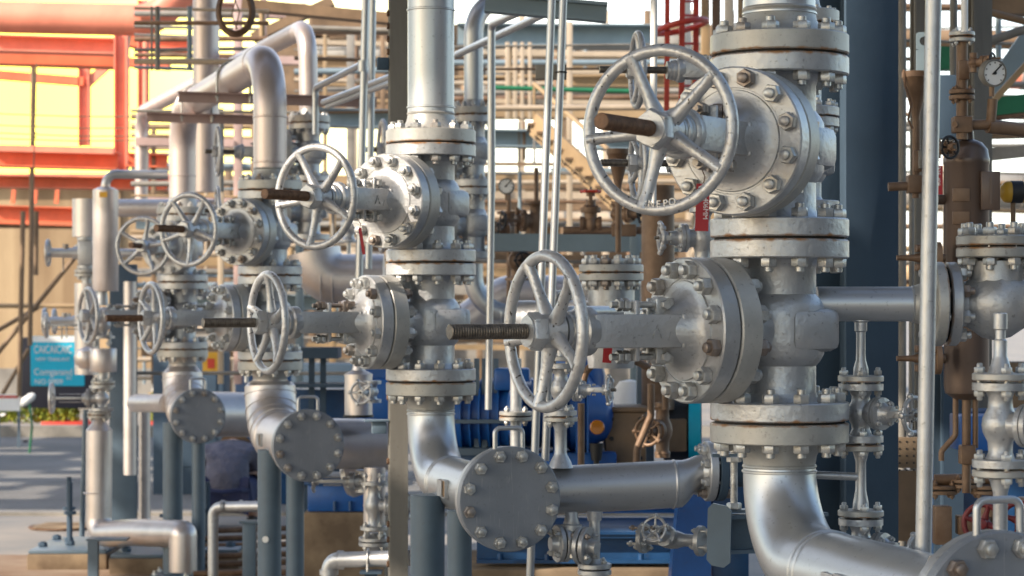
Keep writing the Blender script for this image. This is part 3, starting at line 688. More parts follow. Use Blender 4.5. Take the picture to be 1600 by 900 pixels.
# drain chain under the branch pipe
zc = lambda y: CAMH+(480-y)/FPX*D1
cx = W(1345, 0, D1).x
t = thing('drain_nipple', 'slim silver drain nipple with flange hanging from the horizontal branch pipe', 'pipe', (cx, D1, zc(502)))
b = MB(); q = lambda y: zc(y)-zc(502)
b.lathe([(.018, q(589)), (.017, q(575)), (.0115, q(562)), (.0108, q(552)), (.0108, q(519)), (.0145, q(517)), (.0145, q(504)), (.020, q(502)), (.020, q(500))], None, 28); part('nipple', b, 'silver', t)
b = MB(); b.disc((0, 0, q(598)+.0022), (0, 0, 1), .053, .0145, .002, 36, 'a'); part('flange', b, 'flange', t)
small_valve('small silver gate valve with red-hubbed knobbly wheel beside the blue column', (cx, D1, zc(645)), 132, h=zc(600)-zc(691), sl=.155, wr=.045)
t = thing('drain_spool', 'silver drain spool tied to the big riser elbow by a thin side pipe', 'pipe', (cx, D1, zc(745)))
q = lambda y: zc(y)-zc(745)
b = MB(); b.lathe([(.019, q(796)), (.018, q(785)), (.0125, q(765)), (.0122, q(750)), (.0122, q(722)), (.0185, q(706)), (.019, q(700))], None, 28)
b.tube([(0, 0, 0), (-.115, .0, .005)], .0095, 16); part('pipe', b, 'silver', t)
b = MB(); b.disc((0, 0, q(693)-.0022), (0, 0, -1), .053, .0145, .002, 36, 'a'); part('flange', b, 'flange', t)
b = MB(); b.disc((0, 0, q(808)+.0022), (0, 0, 1), .053, .0145, .002, 36, 'a'); part('flange', b, 'flange', t)
small_valve('small silver valve half hidden behind the big bottom right elbow', (cx, D1, zc(855)), 138, h=zc(810)-zc(900), sl=.15, wr=.042)

# stack at far right over the corner cover
D2 = 4.62; c2 = W(1563, 0, D2).x; z2 = lambda y: CAMH+(480-y)/FPX*D2
t = thing('vent_nipple', 'stepped silver nipple with threaded coupling standing above the right hand small valve', 'pipe', (c2, D2, z2(590)))
q = lambda y: z2(y)-z2(590)
b = MB(); b.lathe([(.030, q(590)), (.021, q(575)), (.0155, q(560)), (.0135, q(556)), (.0135, q(532)), (.0105, q(530)), (.0105, q(516)), (.0140, q(514)), (.0140, q(490)), (.0105, q(489)), (0, q(489))], None, 28); part('nipple', b, 'silver', t)
b = MB(); b.disc((0, 0, q(596)+.0022), (0, 0, 1), .056, .0145, .002, 40, 'a'); part('flange', b, 'flange', t)
small_valve('small silver gate valve at the right edge with round bolted bonnet', (c2, D2, z2(664)), 140, h=z2(598)-z2(730), pr=.024, fr=.056, sl=.19, wr=.05)
t = thing('drop_pipe', 'short silver pipe from the right edge valve down to the corner header', 'pipe', (c2, D2, z2(740)))
b = MB(); q = lambda y: z2(y)-z2(740); b.lathe([(.0145, q(835)), (.0145, q(770)), (.020, q(755)), (.022, q(748))], None, 24); part('pipe', b, 'silver', t)
b = MB(); b.disc((0, 0, q(732)-.0022), (0, 0, -1), .056, .0145, .002, 40, 'a'); part('flange', b, 'flange', t)
b = MB(); b.lathe([(.020, q(837)), (.026, q(845))], None, 24); 

# ---------------------------------------------------------------- small branches on the central header
D3 = 7.40; z3 = lambda y: CAMH+(480-y)/FPX*D3
def branch(px, label_a, label_v, yf, ybase, rotz, wr=.046, top=None, ytop=None, D=D3):
    z = lambda y: CAMH+(480-y)/FPX*D
    x = W(px, 0, D).x
    t = thing('branch_nipple', label_a, 'pipe', (x, D, z(ybase)))
    q = lambda y: z(y)-z(ybase)
    b = MB(); b.lathe([(.040, q(ybase)-.01), (.032, q(ybase)+.012), (.022, q(ybase)+.030), (.0195, q(ybase)+.04), (.0195, q(yf)-.045), (.028, q(yf)-.018)], None, 24); part('nipple', b, 'silver', t)
    b = MB(); b.disc((0, 0, q(yf)-.0022), (0, 0, -1), .054, .0155, .002, 36, 'a'); part('flange', b, 'flange', t)
    hgt = z(ytop)-z(yf)-.004
    small_valve(label_v, (x, D, (z(ytop)+z(yf))/2), rotz, h=hgt, sl=.16, wr=wr, upper=True)
    return x
x = branch(876, 'silver nipple rising from the central header under a small valve', 'small silver valve above the central header with its wheel beside the blue pump', 650, 726, 165, ytop=567)
t = thing('branch_riser', 'upper flange and thin riser above the small valve on the central header', 'pipe', (x, D3, z3(565)))
b = MB(); b.disc((0, 0, .0022), (0, 0, 1), .054, .0155, .002, 36, 'a'); part('flange', b, 'flange', t)
b = MB(); b.tube(fillet([(0, 0, .016), (0, 0, .16), (.3, .6, .16)], .08), .0195, 20); part('pipe', b, 'silver', t)
# under the header
t = thing('drain_cluster', 'drain nipple and sideways flanges hanging under the central header beside the largest cover', 'pipe', W(893, 800, 7.35))
b = MB(); b.cyl((0, 0, 0), (0, 0, -.035), .019, .024); b.lathe([(.022, -.06), (.034, -.058), (.034, -.040), (.022, -.036)], None, 24)
b.tube(fillet([(0, 0, -.03), (0, 0, -.10), (-.04, .01, -.10)], .02), .026, 20); b.tube([(0, 0, -.10), (.08, -.05, -.11)], .021, 20); part('pipe', b, 'cast', t)
pair(t, (-.032, .0, -.10), (-1, -.35, 0), .060, .016, 4, 'silver', neck=.02, nr=.022)
pair(t, (.038, -.02, -.105), (1, -.45, -.05), .060, .016, 4, 'silver', neck=.03, nr=.020)
t = run('drain_pipe', 'thin vertical silver drain pipe under the middle of the central header', [W(929, 800, 7.38), W(929, 872, 7.38)], .0175, m='silver', seams=[(W(929, 850, 7.38), (0, 0, 1))])
pair(t, W(929, 889, 7.38)-W(929, 800, 7.38), (0, 0, 1), .054, .016, 4, 'silver', neck=.016, nr=.02)
b = MB(); b.cyl((0, 0, .003), (0, 0, -.028), .026, .022, 20); part('coupling', b, 'silver', t)
small_valve('small silver valve lying horizontally before the blue pedestal', W(1050, 843, 7.6), 0, h=.22, sl=.15, wr=.045, tilt=Matrix.Rotation(R_(-28), 3, 'Z') @ Matrix.Rotation(R_(90), 3, 'Y') @ Matrix.Rotation(R_(72), 3, 'Z'), pr=.020, fr=.05)
# branch valve on third header + insulated pieces
small_valve('small silver valve hanging under the header left of the square grey column', W(584, 790, 10.5), 175, h=.22, sl=.16, wr=.055, fr=.062, pr=.026)
t = run('insulated_branch', 'clad vertical pipe piece dropping from the third header beside the square column', [W(585, 730, 10.55), W(585, 822, 10.55)], .050, m='clad')
b = MB(); b.lathe([(.049, -.004), (.0525, -.002), (.0525, .002), (.049, .004)], TM(W(585, 790, 10.55)-W(585, 730, 10.55), (0, 0, 1)), 24); part('cladding_band', b, 'clad', t)
pair(t, W(585, 846, 10.55)-W(585, 730, 10.55), (0, 0, 1), .072, .018, 4, 'silver', neck=.02, nr=.03)
t = run('insulated_branch', 'clad stub with pointed cap standing on the third header', [W(560, 652, 10.6), W(560, 588, 10.6)], .064, m='clad')
b = MB(); b.lathe([(.066, 0), (.066, .01), (.030, .028), (.026, .05), (0, .05)], TM(W(560, 588, 10.6)-W(560, 652, 10.6), (0, 0, 1)), 28); part('cap', b, 'clad', t)
b = MB(); b.cyl((0, 0, 0), (0, 0, .012), .069, seg=28); part('collar', b, 'black', t)
small_valve('small knobbly wheel valve in front of the pointed clad stub', W(582, 612, 10.5), 70, h=.10, sl=.13, wr=.055, fr=.04, pr=.018, upper=False, lower=False)
small_valve('tiny valve with side-on wheel under the third header', W(570, 752, 10.8), 0, h=.10, sl=.24, wr=.05, fr=.045, pr=.024, upper=False, lower=False)
b = MB(); b.lathe([(0, -.085), (.06, -.085), (.085, -.06), (.085, 0), (.03, .05)], TM((0, 0, 0), (1, 0, .3)), 24)
o = solo('rounded_cladding', 'rounded aluminium cap of a clad valve under the third header', 'cladding', b, 'clad'); o.location = W(563, 745, 11.0)

# ---------------------------------------------------------------- second row of smaller risers behind
def small_riser(label, px, D, ys, sc, rz, whl, stem_end, lab_valves, top_pts, ztail=None):
    x = W(px, 0, D).x; zz = lambda y: CAMH+(480-y)/FPX*D
    for k, (ya, yb) in enumerate(zip(ys[:-1], ys[1:])):
        hh = (zz(ya)-zz(yb))/2
        v = gate_valve(lab_valves[k], (x, D, (zz(ya)+zz(yb))/2), rz[k], whl, stem_end, 15+30*k, 'stemgrey', studs=True, group='smaller hand wheel valves behind the main row')
        v.scale = (sc, sc, hh/HV)
    t = thing('small_riser_pipe', label, 'pipe', (x, D, zz(ys[0])), None, 'smaller risers behind the main row'); pm_ = 'warmlitpipe' if 'pinkish' in label else 'pipe'
    r = PR*sc*.88
    b = MB(); b.disc((0, 0, .003), (0, 0, 1), FR*sc, FT*sc*1.2, .002, 40, 'a'); b.lathe([(r*1.35, .04), (r*1.1, .06), (r, .085)], None, 24); part('flange', b, 'flange', t)
    b = MB(); o = Vector((x, D, zz(ys[0]))); b.tube(fillet([Vector((0, 0, .05))]+[Vector(p)-o for p in top_pts], .19, 12), r, 28); part('pipe', b, pm_, t)
    return x, zz, r
x, zz, r = small_riser('thin silver riser curving right near the top, immediately right of the tall riser', 740, 12.5, (180, 293, 405), .72, (15, 12), .70, .85,
    ['smaller silver valve behind the tall riser, its wheel peeping over the upper bonnet', 'smaller silver valve low behind the tall riser, right of the upper big valve body'], [W(740, 5, 12.5), W(860, 0, 12.9)])
run('small_elbow_pipe', 'silver elbow turning right under the smaller riser, behind the screw stem', [Vector((x, 12.5, zz(412))), Vector((x, 12.5, zz(490))), W(960, 492, 12.5)], r, .20, 'pipe', seams=[(W(783, 490, 12.5), (1, 0, 0))])
run('insulated_elbow', 'fat clad elbow behind the screw stem, right of the tall riser', [W(735, 500, 14.5), W(790, 460, 14.5), W(905, 460, 14.5)], .12, .12, 'clad', seams=[(W(800, 460, 14.5), (1, 0, 0))])
x, zz, r = small_riser('pinkish thin inverted U pipe crossing above the main inverted U pipe', 483, 13.8, (193, 285, 376), .78, (14, 12), .70, .80,
    ['smaller hazy valve left of the third riser top, with side-on wheel', 'smaller hazy valve low behind the third riser, wheel mostly hidden'], [W(480, 42, 13.8), W(221, 176, 20.0), W(221, 330, 20.0)])
t = run('insulated_elbow', 'segmented clad elbow between the third riser and the second upper valve', [Vector((x+.03, 13.8, zz(392))), W(500, 438, 13.8), W(600, 438, 13.8)], .158, .17, 'clad')
for px in (498, 516):
    b = MB(); b.lathe([(.157, -.006), (.163, -.002), (.163, .002), (.157, .006)], TM(W(px+6, 438, 13.8)-Vector((x+.03, 13.8, zz(392))), (1, 0, 0)), 32, capa=False, capb=False); part('cladding_band', b, 'clad', t)
x, zz, r = small_riser('riser hidden behind the nearest riser, showing past its right side', 1252, 7.0, (40, 184, 330), .72, (6, 8), .70, .86,
    ['smaller silver valve with edge-on wheel beyond the top of the face-on handwheel', 'smaller silver valve with edge-on wheel seen through the bottom of the face-on handwheel'], [(W(1252, 0, 7.0).x, 7.0, 4.0)])

# ---------------------------------------------------------------- steel columns, poles
def hcol(name, label, p, w_, d_, rotz, m, z1=7.0, t=.014, group=None, kindcat='column'):
    tt = thing(name, label, kindcat, (p.x, p.y, 0), R_(rotz), group)
    b = MB()
    for s in (1, -1): b.box((0, s*(d_-t)/2, z1/2), (w_, t, z1), None, .002)
    b.box((0, 0, z1/2), (t, d_-2*t-.001, z1)); part('shaft', b, m, tt)
    b = MB(); b.box((0, 0, .012), (w_*1.6, d_*1.6, .024), None, .002); part('base_plate', b, m, tt)
    return tt
hcol('steel_column', 'wide dark slate blue steel column behind the nearest riser', W(1337, 480, 7.9), .21, .21, 24, 'slate')
pc = W(622, 480, 9.0)
hc = hcol('steel_column', 'square weathered grey steel column standing in the middle of the valve row', pc, .072, .075, 8, 'greysteel')
b = MB(); b.box((-.024, 0, 3.5), (.010, .078, 7.0), None, .001); b.box((.0, -.0405, 3.5), (.070, .003, 7.0)); part('face_plate', b, 'greysteel', hc)
for zq in [1.65+(480-yy)/FPX*9.0 for yy in (22, 42, 62, 82, 620, 818, 842, 880, 720)]:
    b = MB(); b.hexn((-.036, -.02, zq), (-1, 0, 0), .022, .010); part('rivet', b, 'rusty', hc)
b = MB(); b.box((-.06, 0, CAMH+(480-100)/FPX*9), (.045, .05, .045), None, .002); part('clamp_block', b, 'slate', hc)
b = MB(); b.box((-.075, 0, CAMH+(480-668)/FPX*9), (.055, .06, .045), None, .002); b.box((-.085, 0, CAMH+(480-657)/FPX*9), (.095, .08, .007), None, .001); part('bracket', b, 'post', hc)
def pole(label, a, b_, r, m='pipe', group='thin conduit poles', extra=None):
    a = Vector(a); b_ = Vector(b_); t = thing('conduit_pole', label, 'pole', a, None, group)
    b = MB(); b.cyl((0, 0, 0), b_-a, r, seg=20); part('tube', b, m, t)
    return t
def down(p, D, y0, x0, x1, y1): return W(x0, y0, D), W(x1, y1, D)
pole('left one of two leaning conduit poles in front of the tan racks', W(826, 960, 7.9), W(863, -20, 7.9), .0135)
t = pole('right one of two leaning conduit poles, strapped to a small grey block', W(852, 720, 8.0), W(881, -20, 8.0), .0135)
b = MB(); b.box(W(861, 113, 8.05)-W(852, 720, 8.0), (.108, .035, .050), None, .002); part('clamp_block', b, 'greysteel', t)
b = MB(); c_ = W(877, 113, 8.0)-W(852, 720, 8.0); b.tube([c_+Vector((.019*math.cos(a), .019*math.sin(a), 0)) for a in [math.pi*2*k/16 for k in range(17)]], .0025, 6); part('wire_tie', b, 'black', t)
pole('bright thick conduit pole at the right, in front of the branch flange', W(1442, 890, 4.75), W(1459, -20, 4.75), .0168, 'silver')
t = pole('vertical pole with tee joint left of the square grey column', W(557, 600, 11.0), W(572, -20, 11.0), .0185)
b = MB(); b.cyl(W(567, 95, 11)-W(557, 600, 11), W(567, 112, 11)-W(557, 600, 11), .024); part('tee_fitting', b, 'pipe', t)
pole('second vertical pole close behind the tee jointed pole', W(576, 420, 12.0), W(583, -20, 12.0), .018)
t = pole('white pole rising behind the top of the face-on handwheel', W(1020, 330, 7.9), W(1022, -20, 7.9), .012, 'white')
pole('thin vertical pole below the smaller riser elbow', W(763, 640, 8.9), W(768, 300, 8.9), .0135)
run('handrail', 'lower right thin handrail pipe sloping up behind the tee jointed pole', [W(493, 210, 11.8), W(493, 137, 11.8), W(566, 100, 11.2)], .0165, .03, 'pipe', 'handrail', 'sloping silver handrails')
run('handrail', 'upper of two close sloping handrail pipes left of the grey column', [W(505, 160, 12), W(640, 108, 11.0), W(700, 85, 10.6)], .0155, .03, 'pipe', 'handrail', 'sloping silver handrails')
run('handrail', 'lower of two close sloping handrail pipes left of the grey column', [W(512, 166, 12), W(640, 118, 11.0), W(700, 95, 10.6)], .0155, .03, 'pipe', 'handrail', 'sloping silver handrails')
run('handrail', 'handrail with elbow post at top centre beneath the grey beam', [W(768, 300, 9.6), W(768, 38, 9.6), W(850, 2, 8.8)], .0165, .03, 'pipe', 'handrail', 'sloping silver handrails')
run('handrail', 'sloping silver rail rising from the small riser to the grey beam', [W(715, 85, 11.2), W(775, 57, 10.6), W(850, 22, 9.9)], .0175, .03, 'pipe', 'handrail', 'sloping silver handrails')

def ibm(name, label, p0, p1, wd, ht, m, cat='beam', group=None, up=(0, 0, 1)):
    p0 = Vector(p0); p1 = Vector(p1); mid = (p0+p1)/2
    b = MB(); b.ibeam(p0-mid, p1-mid, wd, ht, .012, up); o = solo(name, label, cat, b, m, group); o.location = mid; return o
ibm('steel_beam', 'blue grey channel beam at top centre with scribbles', W(758, 4, 8.6), W(948, 20, 8.6), .07, .072, 'bgsteel')
# ================================================================ far left stack
D5 = 14.6; z5 = lambda y: CAMH+(480-y)/FPX*D5; X5 = lambda px: W(px, 0, D5).x
t = thing('insulated_stack', 'tall clad cylinder with an orange patch above the thin left hand valve stack', 'pipe', (X5(165), D5, z5(455)), None, 'clad parts of the thin left hand stack')
b = MB(); b.lathe([(0, 0), (.079, 0), (.081, .003), (.081, z5(297)-z5(455)), (.05, z5(293)-z5(455)), (.03, z5(292)-z5(455)), (.03, z5(288)-z5(455))], None, 32); part('cladding', b, 'clad', t)
b = MB(); b.tube(fillet([(0, 0, z5(290)-z5(455)), (0, 0, z5(272)-z5(455)), (.38, .1, z5(272)-z5(455))], .07), .029, 18); part('pipe', b, 'pipe', t)
b = MB(); b.box((.0, -.081, z5(305)-z5(455)), (.05, .004, .035)); part('patch', b, 'yellow', t)
t = thing('thin_spool', 'narrow silver neck between the clad cylinder and the first flange of the left stack', 'pipe', (X5(160), D5, z5(475)))
b = MB(); b.cyl((0, 0, .09), (0, 0, -.01), .03, .04); part('pipe', b, 'silver', t); pair(t, (0, 0, z5(486)-z5(475)), (0, 0, 1), .08, .02, 4, 'flange')
small_valve('silver valve on the thin left stack with wheels pointing left at stem height', (X5(160), D5, z5(508)), 5, h=z5(488)-z5(530), pr=.035, fr=.078, ft=.018, sl=.35, wr=.085, knobs=False, upper=False)
t = thing('clad_drum', 'short clad drum below the upper valve of the thin left stack', 'cladding', (X5(161), D5, z5(581)), None, 'clad parts of the thin left hand stack')
b = MB(); b.lathe([(0, 0), (.084, 0), (.086, .003), (.086, .145), (.084, .148), (0, .148)], None, 32); part('cladding', b, 'clad', t)
pair(t, (0, 0, z5(600)-z5(581)), (0, 0, 1), .075, .017, 4, 'flange')
b = MB(); b.cyl((0, 0, -.06), (0, 0, 0), .032); part('pipe', b, 'silver', t)
b = MB(); b.lathe([(0, -.06), (.04, -.055), (.075, -.02), (.08, .02), (.07, .06), (0, .09)], None, 24); o = solo('ball_cladding', 'round clad ball left of the short drum, in front of the cyan sign', 'cladding', b, 'clad'); o.location = (X5(133), D5+.05, z5(563))
small_valve('silver valve on the thin left stack with wheel left of it, below the cyan sign', (X5(158), D5, z5(622)), 3, h=z5(603)-z5(642), pr=.033, fr=.075, ft=.016, sl=.31, wr=.10, knobs=False)
t = run('clad_drain_pipe', 'clad drain pipe falling from the left stack and turning right to a mitred drop leg', [(X5(155), D5, z5(672)), (X5(154), D5, z5(835)), W(212, 832, 14.2), W(286, 834, 13.7), W(286, 893, 13.7)], .083, [.10, .01, .012], 'clad')
b = MB(); b.lathe([(.083, 0), (.05, .04), (.035, .07), (.035, .12)], None, 28); part('cone', b, 'clad', t)
pair(t, (0, 0, z5(648)-z5(672)), (0, 0, 1), .075, .017, 4, 'flange')
for p, d in ((W(152, 770, D5), (0, 0, 1)), (W(175, 836, D5-.1), (1, -.2, 0)), (W(232, 832, 14.05), (1, -.1, 0))):
    b = MB(); b.lathe([(.082, -.005), (.087, -.002), (.087, .002), (.082, .005)], TM(p-Vector((X5(155), D5, z5(672))), d), 28, capa=False, capb=False); part('cladding_band', b, 'clad', t)
# side valves further left
for k, (px, yy, ln, wr, lab) in enumerate(((75, 395, .34, .095, 'thin armed valve with edge-on wheel high before the tan wall'), (70, 502, .40, .10, 'leftmost edge-on wheel valve beside the cyan sign top'), (85, 502, .3, .10, 'edge-on wheel valve, second from the left above the cyan sign'))):
    D = 15.6+k*.9; p = W(px, yy, D)
    t = thing('side_valve', lab, 'valve', p, R_(2), 'thin armed valves far left')
    part('handwheel', handwheel_mb(wr, .011, 4, .02, .01, .4, seg=32), 'wheel', t)
    b = MB(); b.cyl((0, 0, 0), (ln*.5, 0, 0), .030, .034); b.cyl((ln*.5, 0, 0), (ln+.05, 0, 0), .042); part('bonnet', b, 'silver', t)
    b = MB(); b.box((ln*.75, 0, 0), (.10, .09, .17), None, .01); b.cyl((ln*.75, 0, .085), (ln*.75, 0, .105), .06); b.cyl((ln*.75, 0, -.105), (ln*.75, 0, -.085), .06); part('body', b, 'cast', t)
    b = MB(); b.cyl((ln*.35, 0, 0), (ln*.35, 0, .06), .02); b.cyl((ln*.3, 0, -.03), (ln*.3, 0, -.13), .006, seg=8); part('lever', b, 'bolt', t)
    if k != 1: 
        b = MB(); b.tube([(ln+.04, 0, 0), (ln+.32, 0, 0)], .028, 16); part('pipe', b, 'silver', t)
t = thing('insulated_stack', 'clad stack half hidden left of the tall clad cylinder', 'pipe', W(136, 370, 15.9), None, 'clad parts of the thin left hand stack')
b = MB(); b.cyl((0, 0, 0), (0, 0, .26), .10, seg=28); part('cladding', b, 'clad', t)
b = MB(); b.cyl((0, 0, -.95), (0, 0, 0), .035); part('pipe', b, 'silver', t)
for zq in (-.08, -.25): pair(t, (0, 0, zq), (0, 0, 1), .085, .022, 4, 'flange')
b = MB(); b.cyl((0, 0, -.95), (0, 0, -.32), .085, seg=28); part('cladding', b, 'clad', t)
run('cross_pipe', 'pale horizontal pipe running right from behind the clad cylinder', [W(186, 325, 15.5), W(345, 325, 15.5)], .06, .05, 'clad')
for k, (px, y0, y1, r, D, lab) in enumerate(((203, 440, 742, .044, 15.6, 'pale clad downpipe ending in mid air over the blue grey box column'), (226, 640, 812, .042, 16.4, 'pale clad downpipe reaching the slab between the stack and the farthest elbow'), (322, -20, 300, .088, 15.4, 'wide pinkish vertical duct pipe rising behind the inverted U'), (228, 40, 270, .030, 21, 'thin vertical pipe close behind the far leg of the thin inverted U'))):
    run('downpipe', lab, [W(px, y1, D), W(px, y0, D)], r, .05, 'clad' if k < 2 else ('warmlitpipe' if k == 2 else 'salmon'), 'pipe', 'pale vertical pipes at the left')
t = run('clad_stub', 'short horizontal clad stub with rounded end left of the farthest elbow', [W(212, 630, 14.9), W(224, 630, 14.7), W(262, 630, 14.3)], .058, .02, 'clad')
hcol('box_column', 'blue grey box column reaching the slab behind the thin left stack', W(193, 480, 16.2), .185, .16, 6, 'post', CAMH+.3)
# foot of the left stack
def base(label, px, y, D, sx, sy, studs):
    p = W(px, y, D); t = thing('foundation_pad', label, 'foundation', (p.x, p.y, 0))
    b = MB(); b.box((0, 0, .05), (sx, sy, .10), None, .008); part('grout', b, 'plinth', t)
    b = MB(); b.box((0, 0, .112), (sx*.97, sy*.97, .022), None, .003); part('plate', b, 'post', t)
    for (u, v, h) in studs:
        b = MB(); b.cyl((u, v, .123), (u, v, .125+h), .016, seg=12); b.hexn((u, v, .124), (0, 0, 1), .052, .025)
        if h > .2: b.cyl((u, v, .12+h*.5), (u, v, .14+h*.5), .04, seg=6)
        part('anchor_bolt', b, 'slate', t)
    return t
base('steel base plate with tall stud bolts under the thin left stack', 125, 860, 14.9, .50, .9, ((-.09, .1, .42), (-.045, -.1, .40), (-.2, -.2, .03), (-.2, .25, .03)))
base('steel base plate with tall stud bolts behind the mitred drop leg', 255, 872, 14.6, .55, .8, ((.0, .1, .38), (.07, -.1, .38), (-.2, -.2, .03)))
base('steel base plate behind the two posts of the smallest cover', 330, 868, 14.9, .45, .8, ((-.1, .1, .40), (-.05, .2, .38), (.15, -.2, .03)))
t = thing('pipe_stand', 'short blue grey stand with flat top left of the mitred drop leg', 'stand', (W(146, 0, 13.9).x, 13.9, 0))
b = MB(); b.box((0, 0, .12), (.06, .06, .24)); part('leg', b, 'post', t)
b = MB(); b.box((.08, .05, .247), (.24, .15, .012)); part('top_plate', b, 'post', t)
pole('slim green grey post in front of the thin left stack', W(128, 838, 14.9), W(134, 640, 14.9), .018, 'post')
# manhole
t = thing('manhole_cover', 'round stained manhole cover set in the slab', 'manhole cover', (W(100, 0, 17.2).x, 17.2, .006))
b = MB(); b.lathe([(0, 0), (.26, 0), (.26, .012), (.24, .014), (.235, .010), (0, .010)], None, 40); part('frame', b, 'rusty', t)
b = MB(); b.lathe([(0, .0105), (.228, .0105), (.226, .016), (0, .016)], None, 40)
for k in range(6): b.bar((-.18, -.2+k*.08, .0175), (.18, -.2+k*.08, .0175), .02, .004)
part('lid', b, 'plinth', t)
# low pipes near ground
t = run('ground_pipe', 'silver pipe with bend and union coming up from the ground before the crouching worker', [W(333, 960, 12.6), W(333, 792, 12.6), W(420, 791, 12.4)], .029, .06, 'silver', seams=[(W(334, 812, 12.6), (0, 0, 1)), (W(352, 791, 12.6), (1, 0, 0))])
for px in (374, 345):
    b = MB(); b.cyl(W(px, 791, 12.55)-W(333, 960, 12.6), W(px+5, 791, 12.55)-W(333, 960, 12.6), .034); part('union', b, 'silver', t)
t = thing('pipe_stand', 'square blue grey stand holding the bent ground pipe', 'stand', (W(390, 0, 12.5).x, 12.5, 0))
b = MB(); b.box((0, 0, .24), (.07, .07, .48), None, .003); part('leg', b, 'post', t); b = MB(); b.box((0, 0, .487), (.10, .10, .012)); part('top_plate', b, 'post', t)
t = run('ground_pipe', 'silver pipe with threaded elbow at bottom centre left of the grey column', [W(514, 1000, 9.7), W(514, 875, 9.7), W(640, 872, 9.5)], .033, .055, 'silver')
for a_, b2 in ((W(506, 874, 9.7), 0), ):
    b = MB(); b.cyl(W(527, 875, 9.68)-W(514, 1000, 9.7), W(537, 875, 9.68)-W(514, 1000, 9.7), .040); b.cyl(W(514, 890, 9.7)-W(514, 1000, 9.7), W(514, 898, 9.7)-W(514, 1000, 9.7), .040); part('elbow_collar', b, 'silver', t)
c0 = W(575, 873, 9.6); s2 = Vector((0, 1, 0)); arc = [Vector((0, math.cos(a)*.039, math.sin(a)*.039)) for a in [math.pi*q/14 for q in range(15)]]
b = MB(); b.tube([arc[0]-Vector((0, 0, .06))]+arc+[arc[-1]-Vector((0, 0, .06))], .005, 8); part('u_bolt', b, 'bolt', t, c0-W(514, 1000, 9.7))
t = thing('pipe_stand', 'dark grey stand with flat top under the pipe at bottom centre', 'stand', (W(580, 0, 9.6).x, 9.6, 0))
b = MB(); b.box((0, 0, .27), (.05, .05, .54)); part('leg', b, 'slate', t); b = MB(); b.box((0, 0, .547), (.09, .09, .010)); part('top_plate', b, 'slate', t)
for k in range(8):
    y = 812+k*11; D = 15.4-k*.35
    b = MB(); b.tube([(-.25, -.1+.05*(k % 3), 0), (.35, .15-.06*(k % 2), 0)], .018, 10)
    p = W(368, y, D); o = solo('rusty_rod', 'rusty steel rod on the ground, number '+['one', 'two', 'three', 'four', 'five', 'six', 'seven', 'eight'][k]+' counted from the worker to the camera', 'rod', b, 'rusty', 'rusty rods stacked on the ground'); o.location = (p.x, p.y, max(.02, .16-.018*k))

# ---------------------------------------------------------------- ground
b = MB(); b.add([(-120, -20, 0), (120, -20, 0), (120, 300, 0), (-120, 300, 0)], [(0, 1, 2, 3)]); struct('ground', b, 'slab')
b = MB(); b.add([(-60, 18.35, .004), (60, 18.35, .004), (60, 29.2, .004), (-60, 29.2, .004)], [(0, 1, 2, 3)]); struct('road', b, 'road')
b = MB(); b.add([(-6.2, 12.0, .004), (-1.2, 12.0, .004), (-1.4, 15.2, .004), (-6.2, 15.5, .004)], [(0, 1, 2, 3)]); struct('soil_patch', b, 'soil')
b = MB(); b.box((0, 18.27, .012), (60, .12, .03)); struct('kerb', b, 'concrete')
b = MB(); b.box((-20, 29.4, .07), (60, .3, .14)); struct('far_kerb', b, 'concrete')
# unseen deck added above the view to shade the valve row
t = thing('shade_deck', 'unseen grey plank deck added over the valve row to shade it', 'deck', (-3.6, 4.5, 5.6))
b = MB(); rngd = random.Random(3)
for k in range(26):
    y = -9+k*.74
    if k % 9 == 4: continue
    b.box((0, y, .0), (11.5, .70, .05))
part('planks', b, 'greysteel', t)
for k in range(5):
    b = MB(); b.ibeam((-5.7+k*2.8, -9.3, -.16), (-5.7+k*2.8, 9.6, -.16), .15, .25, .014); part('shade_joist', b, 'greysteel', t)
t = thing('shade_deck', 'unseen slatted deck added to throw sun streaks on the road', 'deck', (-9.5, 19.5, 5.6))  # added out of view so its gaps streak the road with sun
b = MB()
for k in range(22):
    y = -5.0+k*.5; x = -7.5-rngd.random()
    while x < .3:
        L_ = rngd.uniform(.9, 2.6); b.box((x+L_/2, y+x*.03, 0), (L_, .499, .05)); x += L_+rngd.choice((.02, .02, .35, .9, 1.5))
part('planks', b, 'greysteel', t)
# far wall
b = MB(); b.box((0, 0, 1.9), (13, .3, 3.4)); t = thing('boundary_wall', 'stained tan wall far behind at the left', 'wall', (-11.6, 36, 0)); part('wall_face', b, 'wall', t)
b = MB(); b.box((0, -.05, .35), (13.2, .45, .70)); part('plinth', b, 'concrete', t)
b = MB(); b.box((0, -.08, 3.66), (13.2, .6, .12)); part('coping', b, 'salmon', t)
for k in range(5):
    b = MB(); b.box((-5+k*2.6, -.19, 2.1), (.22, .08, 2.9)); part('pilaster', b, 'wall', t)
